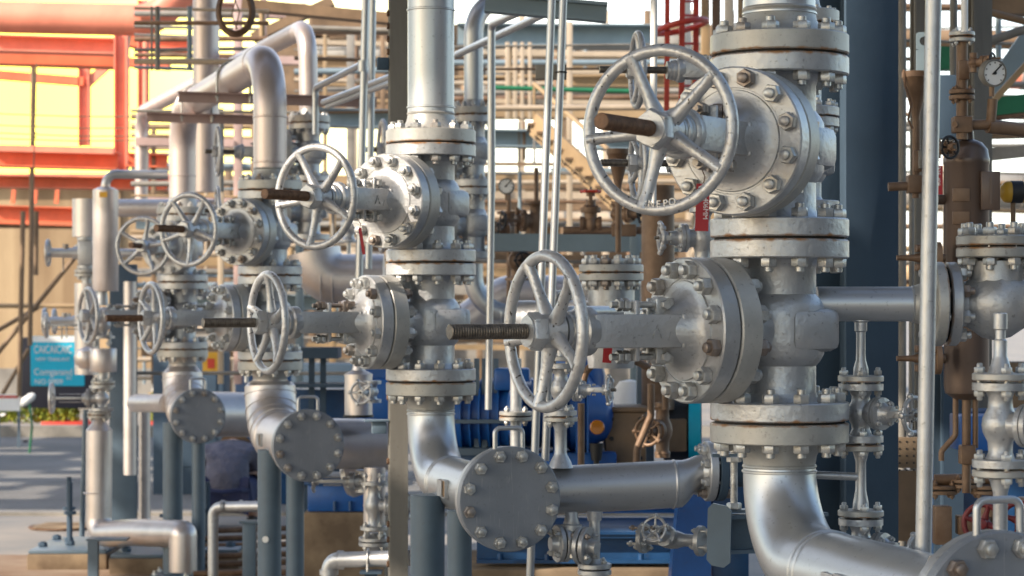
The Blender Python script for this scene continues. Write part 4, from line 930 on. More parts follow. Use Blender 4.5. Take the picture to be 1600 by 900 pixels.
# cyan sign
sg = thing('notice_board', 'cyan board with white lettering on a dark frame at the left', 'sign', W(87, 640, 28) - Vector((0, 0, 0)))
sg.location.z = 0
pxm = 28/FPX; zz = lambda y: CAMH+(480-y)*pxm
b = MB(); b.box((.02, .03, (zz(527)+zz(638))/2), (112*pxm, .05, zz(527)-zz(638)), None, .01); part('frame', b, 'darkboard', sg)
b = MB(); b.box((3*pxm, -.002, zz(564)), (84*pxm, .012, 78*pxm)); part('panel', b, 'cyan', sg)
b = MB(); b.box((3*pxm, -.010, zz(530)), (84*pxm, .004, 9*pxm)); part('stripe', b, 'white', sg)
for s in (-1, 1):
    b = MB(); b.box((s*48*pxm, .03, zz(690)/2), (.05, .04, max(.05, zz(690)))); part('leg', b, 'darkboard', sg)
fr = frame((0, -1, 0), (1, 0, 0))
for txt, x0, y0, h, sx in (('CAICAICAIC', 53, 552, 18, .60), ('NEW TRANLANT', 56, 564, 8.0, .86), ('Comganand', 53, 586, 15, .84), ('NO 0909', 54, 600, 11, 1.05), ('RC', 104, 593, 7, 1.0)):
    text_part('lettering', txt, h*pxm, 'white', sg, Vector(((x0-87)*pxm, -.012, zz(y0))), fr, .001, scale=(sx, 1, 1))
sg2 = thing('white_notice', 'small white notice with pink heading at the left edge', 'sign', (W(13, 0, 27).x, 27, 0))
zz2 = lambda y: CAMH+(480-y)*27/FPX
b = MB(); b.box((0, 0, zz2(629)), (36*27/FPX, .02, 26*27/FPX)); part('panel', b, 'white', sg2)
b = MB(); b.box((0, -.012, zz2(620)), (32*27/FPX, .002, 4*27/FPX)); part('heading', b, 'red', sg2)
b = MB()
for s in (-1, 1): 
    b = MB(); b.box((s*.12, .02, zz2(640)/2), (.03, .02, zz2(640))); part('leg', b, 'post', sg2)
# barrow-like white lamp head near the sign
t = thing('spray_arm', 'white rounded head on a thin green stand before the flowers', 'stand', (W(46, 0, 26).x, 26, 0))
b = MB(); b.tube([(0, 0, 0), (.03, 0, .3), (.0, 0, (zz2(625)))], .014, 8); part('stand', b, 'green', t)
b = MB(); b.tube([(-.09, 0, zz2(628)), (-.05, 0, zz2(622)), (.03, 0, zz2(614)), (.06, 0, zz2(611))], [.02, .05, .045, .02], 12); part('head', b, 'white', t)
# planters with flowers
def planter(label, x0, x1, D, hgt=.16):
    t = thing('planter', label, 'planter', ((x0+x1)/2, D, 0))
    b = MB(); b.box((0, 0, hgt/2), (x1-x0, .7, hgt), None, .01); part('box', b, 'rusty' if 0 else 'red', t)
    return t
planter('low red planter kerb under the bright bushes at the left', W(60, 0, 30).x, W(135, 0, 30).x, 30.5, .15)
planter('low red planter kerb seen between the left stack and the farthest elbow', W(225, 0, 30).x, W(290, 0, 30).x, 30.5, .15)
def bush(label, x, D, wd, h, z0, n, m='leaf', seed=1, cols=None):
    rng = random.Random(seed); t = thing('bush', label, 'bush', (x, D, z0), None, 'bright bushes and flowers behind the road')
    for part_i, (mm, nn) in enumerate(cols or ((m, n),)):
        b = MB()
        for _ in range(nn):
            a = rng.random()*6.283; rr = math.sqrt(rng.random())*wd/2; zq = rng.random()**.7*h*(1-.55*(rr/(wd/2))**2)
            c = Vector((rr*math.cos(a), rr*math.sin(a)*.6, zq)); q = Quaternion((rng.random()-.5, rng.random()-.5, rng.random()-.5, rng.random()-.5)).normalized(); s = .022+.03*rng.random()
            vs = [c+q @ Vector(v) for v in ((-s, 0, 0), (0, -s*.5, 0), (s, 0, .2*s), (0, s*.5, 0))]; b.add(vs, [(0, 1, 2, 3)])
        part('foliage' if mm == 'leaf' else 'flowers', b, mm, t)
    b = MB()
    for k in range(7): b.tube([(0, 0, 0), ((rng.random()-.5)*wd*.4, 0, h*.5), ((rng.random()-.5)*wd*.8, 0, h*.8)], [.012, .008, .004], 5)
    part('stem', b, 'umber', t)
for k, (px, wd, h, sd, lab) in enumerate(((75, .35, .34, 1, 'yellow green bush under the cyan sign, left half'), (100, .40, .36, 2, 'yellow green bush under the cyan sign, right half'), (45, .36, .22, 3, 'low flowering bush with pale blossoms by the white head'), (15, .40, .24, 4, 'low flowering bush under the white notice'), (-12, .4, .3, 5, 'low flowering bush cut by the left edge'), (246, .35, .45, 6, 'green bush seen between the left stack and the farthest elbow'))):
    bush(lab, W(px, 0, 30.4).x, 30.4, wd, h, .14, 900, seed=sd, cols=(('leaf', 900), ('white', 90 if k > 1 else 10), ('yellow', 60)))
# scaffold poles left
for k, (x0, y0, x1, y1, lab) in enumerate(((30, 620, 36, 330, 'tan upright scaffold pole nearest the left edge'), (47, 540, 52, 90, 'tall thin scaffold pole left of the sign'), (56, 430, 57, 330, 'short rusty pole at the sign top'), (-10, 560, 135, 380, 'long diagonal brace pole before the tan wall'), (-10, 520, 60, 480, 'sloping tan pole at the left edge'), (-10, 478, 150, 478, 'horizontal scaffold pole crossing the tan wall'), (-10, 640, 45, 545, 'short diagonal pole at lower left'))):
    pole(lab, W(x0, y0, 24+k*.6), W(x1, y1, 24+k*.6), .026, 'umber' if k != 5 else 'tan', 'scaffold poles before the tan wall')
# ================================================================ upper left: steelwork with the warm glow put into its colours
def bx(name, label, x0, y0, x1, y1, D, th, m, depth=.15, cat='beam', group=None, D1_=None):
    """bar between two picture points at depth D, th metres high"""
    p0 = W(x0, y0, D); p1 = W(x1, y1, D1_ or D); mid = (p0+p1)/2; b = MB()
    up = (0, 0, 1) if abs((p1-p0).normalized().z) < .9 else (1, 0, 0)
    if depth > .09 and th > .12: b.ibeam(p0-mid, p1-mid, depth, th, .014, up)
    else: b.bar(p0-mid, p1-mid, depth, th, up)
    o = solo(name, label, cat, b, m, group); o.location = mid; return o
def px2m(n, D): return n*D/FPX
G1 = 'warm coloured steelwork at upper left'
run('overhead_duct', 'fat orange tinted pipe bending upward at the top left corner', [W(-40, 26, 21), W(240, 32, 21), W(330, -60, 21)], .145, .35, 'salmon', 'pipe')  # silver pipe drawn in salmon, warm light put into its colour
L5 = [('steel_beam', 'deep red beam directly below the fat orange pipe', -20, 68, 188, 74, 23, .16, 'salmon', .3), ('steel_beam', 'red flanged beam third from the top at upper left', -20, 92, 185, 99, 23.5, .11, 'orange', .3),
 ('steel_beam', 'orange beam edging the yellow sky at upper left', -20, 116, 132, 128, 26, .10, 'orange', .12),
 ('steel_beam', 'broad salmon girder below the yellow sky', -20, 246, 185, 252, 22, .17, 'orange', .3), ('steel_beam', 'salmon pipe shelf lying on the broad girder', -20, 231, 178, 236, 21.6, .06, 'salmon', .08),
 ('steel_beam', 'orange girder joining the left column to the far leg', 200, 250, 262, 252, 22, .13, 'orange', .2),
 ('steel_beam', 'long orange red lintel above the pale slits at left', -20, 284, 262, 288, 25, .13, 'orange', .3),
 ('steel_beam', 'orange red lintel below the pale slits at left', -20, 335, 150, 340, 30, .24, 'orange', .3), ('steel_beam', 'thin brown purlin on top of the tan wall', -20, 352, 150, 354, 30, .07, 'umber', .1),
 ('steel_beam', 'orange beam behind the wide pinkish duct', 205, 62, 300, 72, 27, .16, 'orange', .2), ('steel_beam', 'second orange beam behind the wide pinkish duct', 195, 97, 265, 103, 27, .10, 'orange', .2)]
for a_ in L5: bx(a_[0], a_[1], *a_[2:6], a_[6], a_[7], a_[8], a_[9], group=G1)
for k, (px, y0, y1, wpx, D, lab) in enumerate(((190, 50, 275, 21, 22.3, 'salmon upright column right of the yellow sky'), (132, 105, 228, 17, 26, 'shorter salmon column in the middle of the yellow sky'), (223, 0, 190, 14, 25, 'slim pale orange column behind the left column'))):
    p0 = W(px, y1, D); p1 = W(px, y0, D); b = MB(); mid = (p0+p1)/2; b.ibeam(p0-mid, p1-mid, .12, px2m(wpx, D), .014, (1, 0, 0)); o = solo('steel_column', lab, 'column', b, 'salmon', G1); o.location = mid
bx('diagonal_brace', 'salmon knee brace in the corner of the yellow sky', 135, 132, 172, 98, 26, .10, 'salmon', .05, 'brace')
bx('cable_tray', 'blotched brown tray right of the left column', 200, 60, 300, 78, 29, .2, 'umber', .4, 'tray')
for k, (y0, y1) in enumerate(((177, 182), (195, 200), (207, 213), (216, 219))):
    p0 = W(-20, y0, 20); p1 = W(262, y1, 20); b = MB(); b.tube([(0, 0, 0), (p1-p0)*.5-Vector((0, 0, .015)), p1-p0], .0045, 6)
    o = solo('wire', ['topmost', 'second', 'third', 'lowest'][k]+' horizontal wire across the yellow sky', 'wire', b, 'umber', 'horizontal wires across the sky'); o.location = p0
t = thing('hanging_chain', 'beaded vertical line hanging before the yellow sky', 'chain', W(57, 98, 19.8)); b = MB(); L = W(57, 98, 19.8).z-W(52, 305, 19.8).z
b.tube([(0, 0, 0), (-.03, 0, -L)], .005, 6)
for yy in (172, 180, 197, 208, 214): b.lathe([(0, -.012), (.014, 0), (0, .012)], TM((-.01, 0, W(57, yy, 19.8).z-W(57, 98, 19.8).z), (0, 0, 1)), 8)
part('line', b, 'umber', t)
for k in range(3):
    bx('purlin', ['first', 'second', 'third'][k]+' short purlin from the left inside the pale slits', 20+k*34, 318, 22+k*34, 296, 30, .05, 'orange', .05, 'purlin', 'short purlins in the pale slits')
# coiled hose hanging near the top
t = thing('coiled_cable', 'dark brown coil of cable hanging at the top left centre', 'cable', W(368, 18, 11.5))
b = MB()
for k in range(3): b.tube([Vector(((.078+.006*k)*math.cos(a)*1.0, .012*k-.02, (.107+.006*k)*math.sin(a))) for a in [2*math.pi*q/36 for q in range(37)]], .010, 8)
part('coil', b, 'rusty', t)
b = MB(); b.tube([(0, 0, .3), (-.02, 0, .1), (.02, 0, 0), (0, 0, -.09)], .003, 6); b.tube([(.03, 0, .3), (.01, 0, .1), (-.02, 0, -.02), (.01, 0, -.09)], .003, 6); part('wire', b, 'umber', t)

# ================================================================ centre background
GB = 'tan and grey racks far behind the valves'
L = [
 # label, x0,y0,x1,y1, D, px height, material, depth, kind
 ('brown girder high between the two inverted U bends', 380, 8, 612, 30, 17, 16, 'umber', .2),
 ('second brown girder just under the high one', 488, 40, 612, 42, 18, 22, 'umber', .2),
 ('sloping brown girder above the thin inverted U', 395, 60, 520, 2, 19, 14, 'umber', .15),
 ('pale rail high behind the tee jointed pole', 480, 66, 640, 70, 27, 7, 'cream', .1),
 ('tan cladding band behind the tee jointed pole', 480, 96, 640, 100, 28, 18, 'tan', .2),
 ('second tan band behind the handrail', 480, 128, 640, 131, 28, 12, 'tan', .2),
 ('umber band over the grey deck left of the grey column', 480, 152, 640, 154, 28, 14, 'umber', .2),
 ('grey deck girder left of the grey column', 500, 184, 640, 188, 22, 28, 'bgsteel', .3),
 ('tan shelf below the white opening left of the grey column', 455, 282, 640, 284, 26, 12, 'tan', .3),
 ('umber shelf in the gap left of the grey column', 455, 306, 640, 308, 26, 18, 'umber', .3),
 ('blue grey fat pipe like girder beneath the top channel beam', 715, 56, 1020, 58, 24, 34, 'bgsteel', .4),
 ('cream railing top bar behind the leaning poles', 770, 84, 1000, 86, 28, 6, 'cream', .06),
 ('tan panel between the leaning poles and the small wheel', 890, 94, 1060, 96, 30, 18, 'tan', .1),
 ('cream middle railing bar behind the leaning poles', 770, 109, 1000, 112, 22.5, 9, 'cream', .06),
 ('broad tan duct behind the face-on handwheel', 880, 124, 1120, 126, 29, 22, 'tan', .3),
 ('umber girder behind the green pipe', 770, 139, 1120, 143, 31, 18, 'umber', .3),
 ('pale lower railing bar behind the handwheel', 770, 158, 1100, 163, 22.5, 7, 'cream', .06),
 ('dusty tan platform edge behind the leaning poles', 715, 178, 1100, 182, 27, 12, 'tan', .4),
 ('grey platform girder left behind the leaning poles', 715, 216, 868, 218, 22, 27, 'bgsteel', .3),
 ('grey platform girder behind the lower right of the handwheel', 930, 222, 1120, 224, 22, 24, 'bgsteel', .3),
 ('thin dark rail over the white opening', 715, 256, 920, 257, 22, 5, 'umber', .06),
 ('teal thin rail beneath the white opening', 860, 265, 1000, 266, 22, 5, 'bgsteel', .06),
 ('upper tan pipe of the trio under the white opening', 715, 276, 1100, 278, 27, 11, 'tan', .2),
 ('umber pipe of the trio under the white opening', 715, 291, 1100, 293, 28, 9, 'umber', .2),
 ('lower cream pipe of the trio under the white opening', 715, 305, 1100, 307, 27, 11, 'cream', .2),
 ('umber truss chord behind the rusty small valves', 715, 323, 1100, 325, 29, 11, 'umber', .2),
 ('long blue grey girder above the round flanged strainer', 770, 379, 1060, 380, 12.5, 27, 'bgsteel', .14),
 ('brown rail under the long blue grey girder', 770, 402, 1010, 403, 16, 8, 'umber', .1),
 ('tan rail behind the upper rim of the lower handwheel', 700, 425, 1010, 427, 20, 14, 'tan', .1),
 ('grey ledge behind the lower handwheel', 700, 452, 1010, 455, 21, 16, 'concrete', .3),
 ('umber ledge behind the spokes of the lower handwheel', 700, 530, 1100, 533, 22, 10, 'umber', .2),
 ('tan far wall rail left of the blue pump', 480, 540, 1100, 545, 24, 8, 'tan', .2)]
for (lab, x0, y0, x1, y1, D, hp, m, dp) in L:
    bx('rack_beam', lab, x0, y0, x1, y1, D, px2m(hp, D), m, dp, 'beam', GB)
V = [('cream railing post, leftmost of four between the small riser and leaning poles', 793, 66, 186, 22.4, 7, 'cream'), ('cream railing post, second of four right of the small riser', 805, 66, 186, 22.4, 7, 'cream'),
 ('cream railing post, third of four right of the small riser', 816, 66, 186, 22.4, 6, 'cream'), ('cream railing post, fourth of four right of the small riser', 828, 66, 186, 22.4, 6, 'cream'),
 ('tall cream column between the leaning poles and the face-on handwheel', 890, 34, 420, 22, 9, 'cream'), ('thin grey upright in the white opening', 811, 190, 420, 22, 4, 'greysteel'), ('thin rusty upright beside the thin grey upright', 819, 190, 250, 22, 5, 'rustpipe'),
 ('thin grey upright left of the leaning poles', 835, 190, 258, 21, 4, 'greysteel'), ('pale upright behind the pole with tee joint', 548, 40, 280, 26, 12, 'concrete'), ('slim tan upright near the pinkish thin riser', 508, 40, 280, 26, 6, 'tan'), ('slim tan upright left of the grey column', 598, 40, 420, 26, 7, 'umber'),
 ('white column between the red ladder stiles', 1073, -20, 200, 15, 12, 'white'), ('tan column right of the red ladder', 1102, -20, 260, 14, 13, 'tan'), ('umber drilled column near the nearest riser', 1119, -20, 260, 13, 13, 'umber'), ('brown column beside the nearest riser', 1139, -20, 260, 13.5, 14, 'greysteel'), ('slim tan column touching the nearest riser', 1157, -20, 260, 14, 9, 'tan'),
 ('blue grey short column at the end of the long girder', 992, 300, 700, 12, 15, 'bgsteel'), ('grey upright column behind the blue pump', 1008, 540, 730, 10.2, 27, 'post'),
 ('slim cream upright behind the lower handwheel', 955, 420, 560, 23, 5, 'cream'), ('umber upright behind the upper gland', 1095, 330, 560, 20, 8, 'umber')]
for (lab, px, y0, y1, D, wpx, m) in V:
    p0 = W(px, y1, D); p1 = W(px, y0, D); b = MB(); mid = (p0+p1)/2; b.bar(p0-mid, p1-mid, px2m(wpx, D)*.8, px2m(wpx, D), (1, 0, 0), .004); o = solo('rack_post', lab, 'post', b, m, GB); o.location = mid
solo_g = run('green_pipe', 'thin green pipe crossing behind the face-on handwheel', [W(770, 137, 21), W(1000, 143, 21)], .022, .05, 'green')
# more of the rack behind the left valves
for (lab, x0, y0, x1, y1, D, hp, m, dp) in (('long pale girder behind the two inverted U legs', 215, 222, 480, 226, 20, 12, 'pinksteel', .2), ('pinkish girder behind the third and fourth bonnets', 215, 318, 480, 322, 21, 20, 'pinksteel', .3), ('grey girder behind the left hand wheels', 215, 352, 480, 356, 20, 12, 'bgsteel', .2),
    ('tan girder under the left bonnets', 225, 408, 640, 412, 22, 14, 'tan', .2), ('dusty girder behind the left stems', 225, 452, 640, 456, 21, 12, 'concrete', .2), ('slate girder behind the second left handwheel', 225, 470, 640, 474, 23, 24, 'bgsteel', .3), ('umber girder low behind the farthest elbow', 225, 548, 640, 552, 22, 16, 'umber', .3), ('pinkish girder high behind the wide duct pipe', 225, 14, 480, 18, 24, 22, 'pinksteel', .2), ('pale girder high above the thin inverted U', 330, 92, 480, 96, 26, 12, 'pinksteel', .2)):
    bx('rack_beam', lab, x0, y0, x1, y1, D, px2m(hp, D), m, dp, 'beam', 'girders behind the left valves')
for (lab, px, y0, y1, D, wpx, m) in (('pink grey upright left of the third riser', 372, -20, 600, 19, 13, 'pinksteel'), ('pale upright behind the wheel of the hazy valve', 345, 190, 600, 18, 9, 'cream'), ('slim umber upright between the far risers', 240, 200, 600, 22, 7, 'umber'), ('blue grey upright right of the third riser', 468, 200, 640, 17, 12, 'bgsteel'), ('tan upright behind the clad elbow', 520, 270, 640, 20, 10, 'tan'), ('pinkish upright above the thin inverted U elbow', 412, -20, 70, 18, 9, 'pinksteel')):
    p0 = W(px, y1, D); p1 = W(px, y0, D); b = MB(); mid = (p0+p1)/2; b.bar(p0-mid, p1-mid, px2m(wpx, D)*.8, px2m(wpx, D), (1, 0, 0), .004); o = solo('rack_post', lab, 'post', b, m, GB); o.location = mid
for k, (px, py, D, lab) in enumerate(((330, 566, 19, 'orange warning sign behind the farthest posts'), )):
    b = MB(); b.box((0, 0, 0), (.14, .02, .17)); t = thing('warning_sign', lab, 'sign', W(px, py, D)); part('panel', b, 'yellow', t); b = MB(); b.box((0, -.012, -.01), (.06, .004, .08)); part('symbol', b, 'red', t)
for k, (px, D, h, m, lab) in enumerate(((300, 20.5, 1.25, 'slate', 'slate cabinet behind the farthest cover'), (430, 19.5, 1.15, 'navy', 'navy cabinet behind the third riser elbow'), (520, 18.5, 1.2, 'slate', 'slate cabinet behind the pointed clad stub'))):
    t = thing('equipment_cabinet', lab, 'cabinet', (W(px, 0, D).x, D, 0)); b = MB(); b.box((0, 0, h/2), (.62, .5, h), None, .01); part('body', b, m, t); b = MB(); b.box((0, -.255, h*.55), (.5, .012, h*.7), None, .003); part('door', b, m, t); b = MB(); b.box((.18, -.27, h*.55), (.02, .02, .12)); part('handle', b, 'bolt', t)
# the process building and drums at the back
t = thing('process_building', 'tan open process building filling the far background of the centre', 'building', (W(790, 0, 42).x, 42, 0)); u = px2m(1, 42)
zz = lambda y: CAMH+(480-y)*u
for k, (ya, yb, m) in enumerate(((40, 186, 'umber'), (272, 345, 'tan'), (345, 470, 'umber'), (470, 640, 'concrete'))):
    b = MB(); b.box((0 if k == 0 else -115*u, .5*k, (zz(ya)+zz(yb))/2), ((720 if k == 0 else 950)*u, .4, zz(ya)-zz(yb)-.003)); part('wall', b, m, t)
for k in range(15):
    b = MB(); b.box((-560*u+k*65*u, -.3, zz(20 if k > 3 else 268)/2), (10*u, .2, zz(20 if k > 3 else 268)), None, .01); part('column', b, 'cream' if k % 2 else 'umber', t)
rb = random.Random(9)
for k in range(60):
    ya = rb.choice((52, 80, 108, 138, 286, 312, 362, 392, 425) if k < 34 else (286, 312, 362, 392, 425)); x0 = rb.uniform(-340 if k < 34 else -570, 300 if k < 34 else -300); w_ = rb.uniform(18, 60)
    b = MB(); b.box(((x0+w_/2)*u, -.24-.03*(k % 4), zz(ya+7)), (w_*u, .12, rb.uniform(8, 20)*u)); part('window', b, rb.choice(('umber', 'umber', 'darkboard', 'cream', 'concrete', 'greysteel')), t)
for k, (x0, x1, y, hp, D, m, lab) in enumerate(((470, 600, 85, 26, 34, 'concrete', 'dusty lagged drum high left of the square grey column'), (720, 900, 78, 22, 35, 'cream', 'cream lagged drum high behind the leaning poles'), (905, 1110, 68, 30, 36, 'concrete', 'dusty lagged drum behind the top of the handwheel'), (880, 1120, 102, 26, 33, 'tan', 'tan lagged drum behind the middle of the face-on handwheel'), (720, 880, 140, 24, 34, 'umber', 'dark brown drum between the railing posts'),
    (720, 1110, 286, 20, 35, 'tan', 'long tan drum under the white opening'), (455, 640, 330, 36, 33, 'concrete', 'dusty drum below the deck left of the grey column'), (760, 1000, 340, 22, 34, 'cream', 'cream drum behind the rusty small valves'), (700, 1000, 415, 26, 30, 'umber', 'dark brown drum behind the lower handwheel top'), (760, 1100, 480, 40, 30, 'concrete', 'pale drum behind the lower yoke'), (1545, 1640, 118, 40, 22, 'salmon', 'pinkish drum at the right edge behind the gauge'), (1400, 1640, 300, 60, 24, 'concrete', 'pale drum behind the brown vessel'), (1400, 1640, 60, 30, 23, 'umber', 'dark drum behind the vent stack'), (1400, 1640, 430, 70, 23, 'tan', 'tan drum behind the round bellied valve'))):
    p0 = W(x0, y, D); p1 = W(x1, y+3, D); r = px2m(hp/2, D); L_ = (p1-p0).length
    t = thing('lagged_drum', lab, 'drum', p0, None, 'lagged drums far in the background')
    b = MB(); b.lathe([(0, 0), (r*.7, .03*L_*.3), (r, r*.5), (r, L_-r*.5), (r*.7, L_-.02), (0, L_)], TM((0, 0, 0), p1-p0), 24); part('shell', b, m, t)
    for j in range(3): b = MB(); b.lathe([(r*.99, 0), (r*1.05, .01), (r*1.05, .06), (r*.99, .07)], TM((p1-p0)*((j+.7)/3.4), p1-p0), 24, capa=False, capb=False); part('band', b, 'greysteel', t)
# fine struts and lattice rails deep in the plant (clutter)
rng = random.Random(5)
cl = ['tan', 'cream', 'umber', 'greysteel', 'concrete', 'rustpipe', 'bgsteel']
nm = ['tan', 'cream', 'dark brown', 'grey', 'dusty', 'rusty', 'blue grey']
zones = [(480, 640, 40, 195, 'left of the square grey column'), (700, 1110, 70, 185, 'behind the leaning poles'), (700, 1110, 268, 430, 'below the white opening'), (455, 640, 285, 420, 'below the deck left of the grey column'), (1405, 1620, 0, 200, 'in the top right corner'), (1405, 1620, 200, 480, 'behind the brown vessel'), (230, 420, 10, 110, 'above the inverted U pipes'), (225, 480, 170, 300, 'behind both inverted U pipes'), (225, 640, 300, 440, 'behind the third and fourth risers'), (225, 640, 440, 600, 'behind the left stems and wheels')]
for zi, (xa, xb, ya, yb, zn) in enumerate(zones):
    nz = 14
    for k in range(nz):
        ci = rng.randrange(7); D = (14+rng.random()*10 if k % 4 == 0 else 25+rng.random()*8) if zi < 4 or zi > 6 else 13+rng.random()*8; y = ya+(yb-ya)*(k+rng.random()*.7)/nz
        r = px2m(1.6+rng.random()*3.6, D)
        if k % 3 == 2:
            x = xa+(xb-xa)*rng.random(); pts = [W(x, yb, D), W(x, ya, D)]; kind = 'upright'
        else: pts = [W(xa-20, y, D), W(xb, y+rng.uniform(-6, 8), D)]; kind = 'level'
        p0 = pts[0]; b = MB(); b.tube([Vector((0, 0, 0)), pts[1]-p0], r, 10)
        o = solo('rack_pipe', '%s %s far pipe %s, %s down' % (nm[ci], kind, zn, ['first', 'second', 'third', 'fourth', 'fifth', 'sixth', 'seventh', 'eighth', 'ninth', 'tenth', 'eleventh', 'twelfth', 'thirteenth', 'fourteenth'][k]), 'pipe', b, cl[ci], 'thin far pipes '+zn); o.location = p0
# stairs
t = thing('staircase', 'tan steel staircase sloping down to the right behind the face-on handwheel', 'stairs', W(835, 190, 19.5))
p0 = W(835, 185, 19.5); p1 = W(1040, 372, 18.0); d = p1-p0
for s in (0, 1):
    b = MB(); off = Vector((.0, s*.8, s*.02)); b.bar(off, d+off, .03, .16); part('stringer', b, 'tan', t)
for k in range(13):
    b = MB(); c = d*((k+.5)/13); b.box(c+Vector((0, .4, .02)), (.20, .76, .02)); part('tread', b, 'umber', t)
b = MB(); b.tube([Vector((0, 0, .32)), d+Vector((0, 0, .32))], .02, 8)
for k in range(5): b.tube([d*(k/4.5), d*(k/4.5)+Vector((0, 0, .32))], .012, 6)
part('handrail', b, 'tan', t)
# red ladder with cage
t = thing('caged_ladder', 'red caged ladder at the top, right of the white pole', 'ladder', W(1060, 240, 12.6))
o = W(1060, 240, 12.6); b = MB()
for i_, px in enumerate((1041, 1064, 1086)):
    bb = MB(); bb.bar(W(px, 240, 12.6+.15*i_)-o, W(px+2, -30, 12.6+.15*i_)-o, .02, px2m((8, 9, 9)[i_], 12.6), (1, 0, 0)); part('stile', bb, 'red', t)
for yy in (45, 235, -60):
    bb = MB(); c = W(1062, yy, 12.8)-o; bb.tube([c+Vector((.14*math.cos(a), .22*math.sin(a)-.1, .03*math.cos(a))) for a in [2*math.pi*k/30 for k in range(31)]], .017, 8); part('hoop', bb, 'red', t)
for yy in range(-20, 240, 22):
    bb = MB(); bb.cyl(W(1064, yy, 12.78)-o, W(1086, yy, 12.9)-o, .008, seg=8); part('rung', bb, 'red', t)
# rusty items behind the yoke
def funnel(label, px, y0, y1, D, rt, m='rustpipe'):
    p = W(px, y1, D); h = W(px, y0, D).z-p.z; t = thing('drain_funnel', label, 'funnel', p)
    b = MB(); b.lathe([(.012, -.25), (.012, 0), (.014, .02), (rt*.93, h*.86), (rt, h*.88), (rt, h), (rt*.94, h), (rt*.9, h*.9), (.01, .05)], None, 28, capb=False); part('cone', b, m, t)
    return t
funnel('brown steel funnel seen through the lower left of the face-on handwheel', 966, 233, 297, 9.2, .047)
t = funnel('brown funnel with hanging chain at the right of the blue column', 1431, 112, 188, 7.4, .045)
b = MB(); b.tube([(-.042, -.02, .16), (-.04, -.03, .11), (-.02, -.035, .05), (-.03, -.03, .0), (-.015, -.03, -.03)], .004, 6); part('chain', b, 'rusty', t)
run('rusty_header', 'fat rusty vertical pipe behind the nearest lower bonnet', [W(1028, 640, 9.8), W(1028, 290, 9.8)], .07, .05, 'rustpipe')
run('rusty_line', 'rusty horizontal line carrying two small valves', [W(880, 360, 10.6), W(1010, 360, 10.6)], .018, .05, 'rustpipe')
b = MB(); b.box((0, 0, 0), (.11, .06, .055), None, .004); o = solo('rusty_block', 'rusty rectangular block on the rusty horizontal line', 'fitting', b, 'rustpipe'); o.location = W(975, 360, 10.5)
small_valve('rusty small valve with red wheel left of the rusty block', W(923, 350, 10.6), 0, h=.10, sl=.15, wr=.045, fr=.035, pr=.026, m='rustpipe', wm='red', tilt=Matrix.Rotation(R_(90), 3, 'Y'), upper=False, lower=False, group='rusty small valves')
small_valve('rusty small valve standing on the rusty block', W(965, 335, 10.5), 150, h=.12, sl=.12, wr=.04, fr=.03, pr=.022, m='rustpipe', wm='black', upper=False, lower=False, group='rusty small valves')
small_valve('small silver valve with face-on knobbly wheel beside the red tag', W(1098, 372, 7.6), 8, h=.20, sl=.14, wr=.052, fr=.045, pr=.026, upper=False, lower=False)
for k, (px, y, D, wr, m, lab) in enumerate(((838, 345, 13, .05, 'rustpipe', 'rusty small valve right of the leaning poles, mid height'), (795, 360, 13.5, .055, 'rustpipe', 'rusty small valve left of the leaning poles above the long girder'), (808, 408, 13, .05, 'rustpipe', 'dark rusty valve just under the long blue grey girder'), (545, 352, 15, .06, 'silver', 'blurred silver valve behind the tee jointed pole'), (385, 470, 15.5, .06, 'silver', 'blurred silver valve behind the third riser body'), (300, 455, 17, .06, 'silver', 'blurred silver valve right of the farthest riser body'), (650, 130, 15, .06, 'rustpipe', 'rusty valve peeping out left of the tall riser'), (1090, 470, 12, .05, 'rustpipe', 'rusty small valve behind the nearest lower bonnet top'))):
    small_valve(lab, W(px, y, D), 20+40*k, h=.22, sl=.2, wr=wr, fr=.07, pr=.035, m=m, wm='black' if m == 'rustpipe' else 'wheel', upper=False, lower=False, group='blurred small valves among the racks')
    p0 = W(px, y, D); run('rack_riser', 'thin vertical line through the '+lab.split(',')[0].split(' above')[0].split(' among')[0][:60], [p0-Vector((0, 0, .55)), p0+Vector((0, 0, .3))], .013, .02, m if m != 'silver' else 'pipe', 'pipe', 'thin risers through the blurred small valves')
run('rusty_bent_pipe', 'bent rusty tube under the lower gland', [W(910, 600, 8.8), W(918, 570, 8.8), W(990, 562, 8.8), W(1040, 590, 8.8), W(1040, 640, 8.8)], .014, .06, 'rustpipe')
run('rusty_bent_pipe', 'rusty S shaped tube behind the central header', [W(1017, 600, 8.9), W(1017, 650, 8.9), W(996, 700, 8.9), W(995, 722, 8.9)], .0145, .05, 'rustpipe')
small_valve('rusty small valve low behind the central header with round wheel', W(1035, 672, 9.2), 60, h=.22, sl=.13, wr=.06, fr=.03, pr=.026, m='rustpipe', wm='rustpipe', upper=False, lower=False, group='rusty small valves')
run('rusty_upright', 'thin rusty upright crossing the blue pump', [W(908, 730, 8.6), W(908, 630, 8.6)], .013, .05, 'rustpipe')
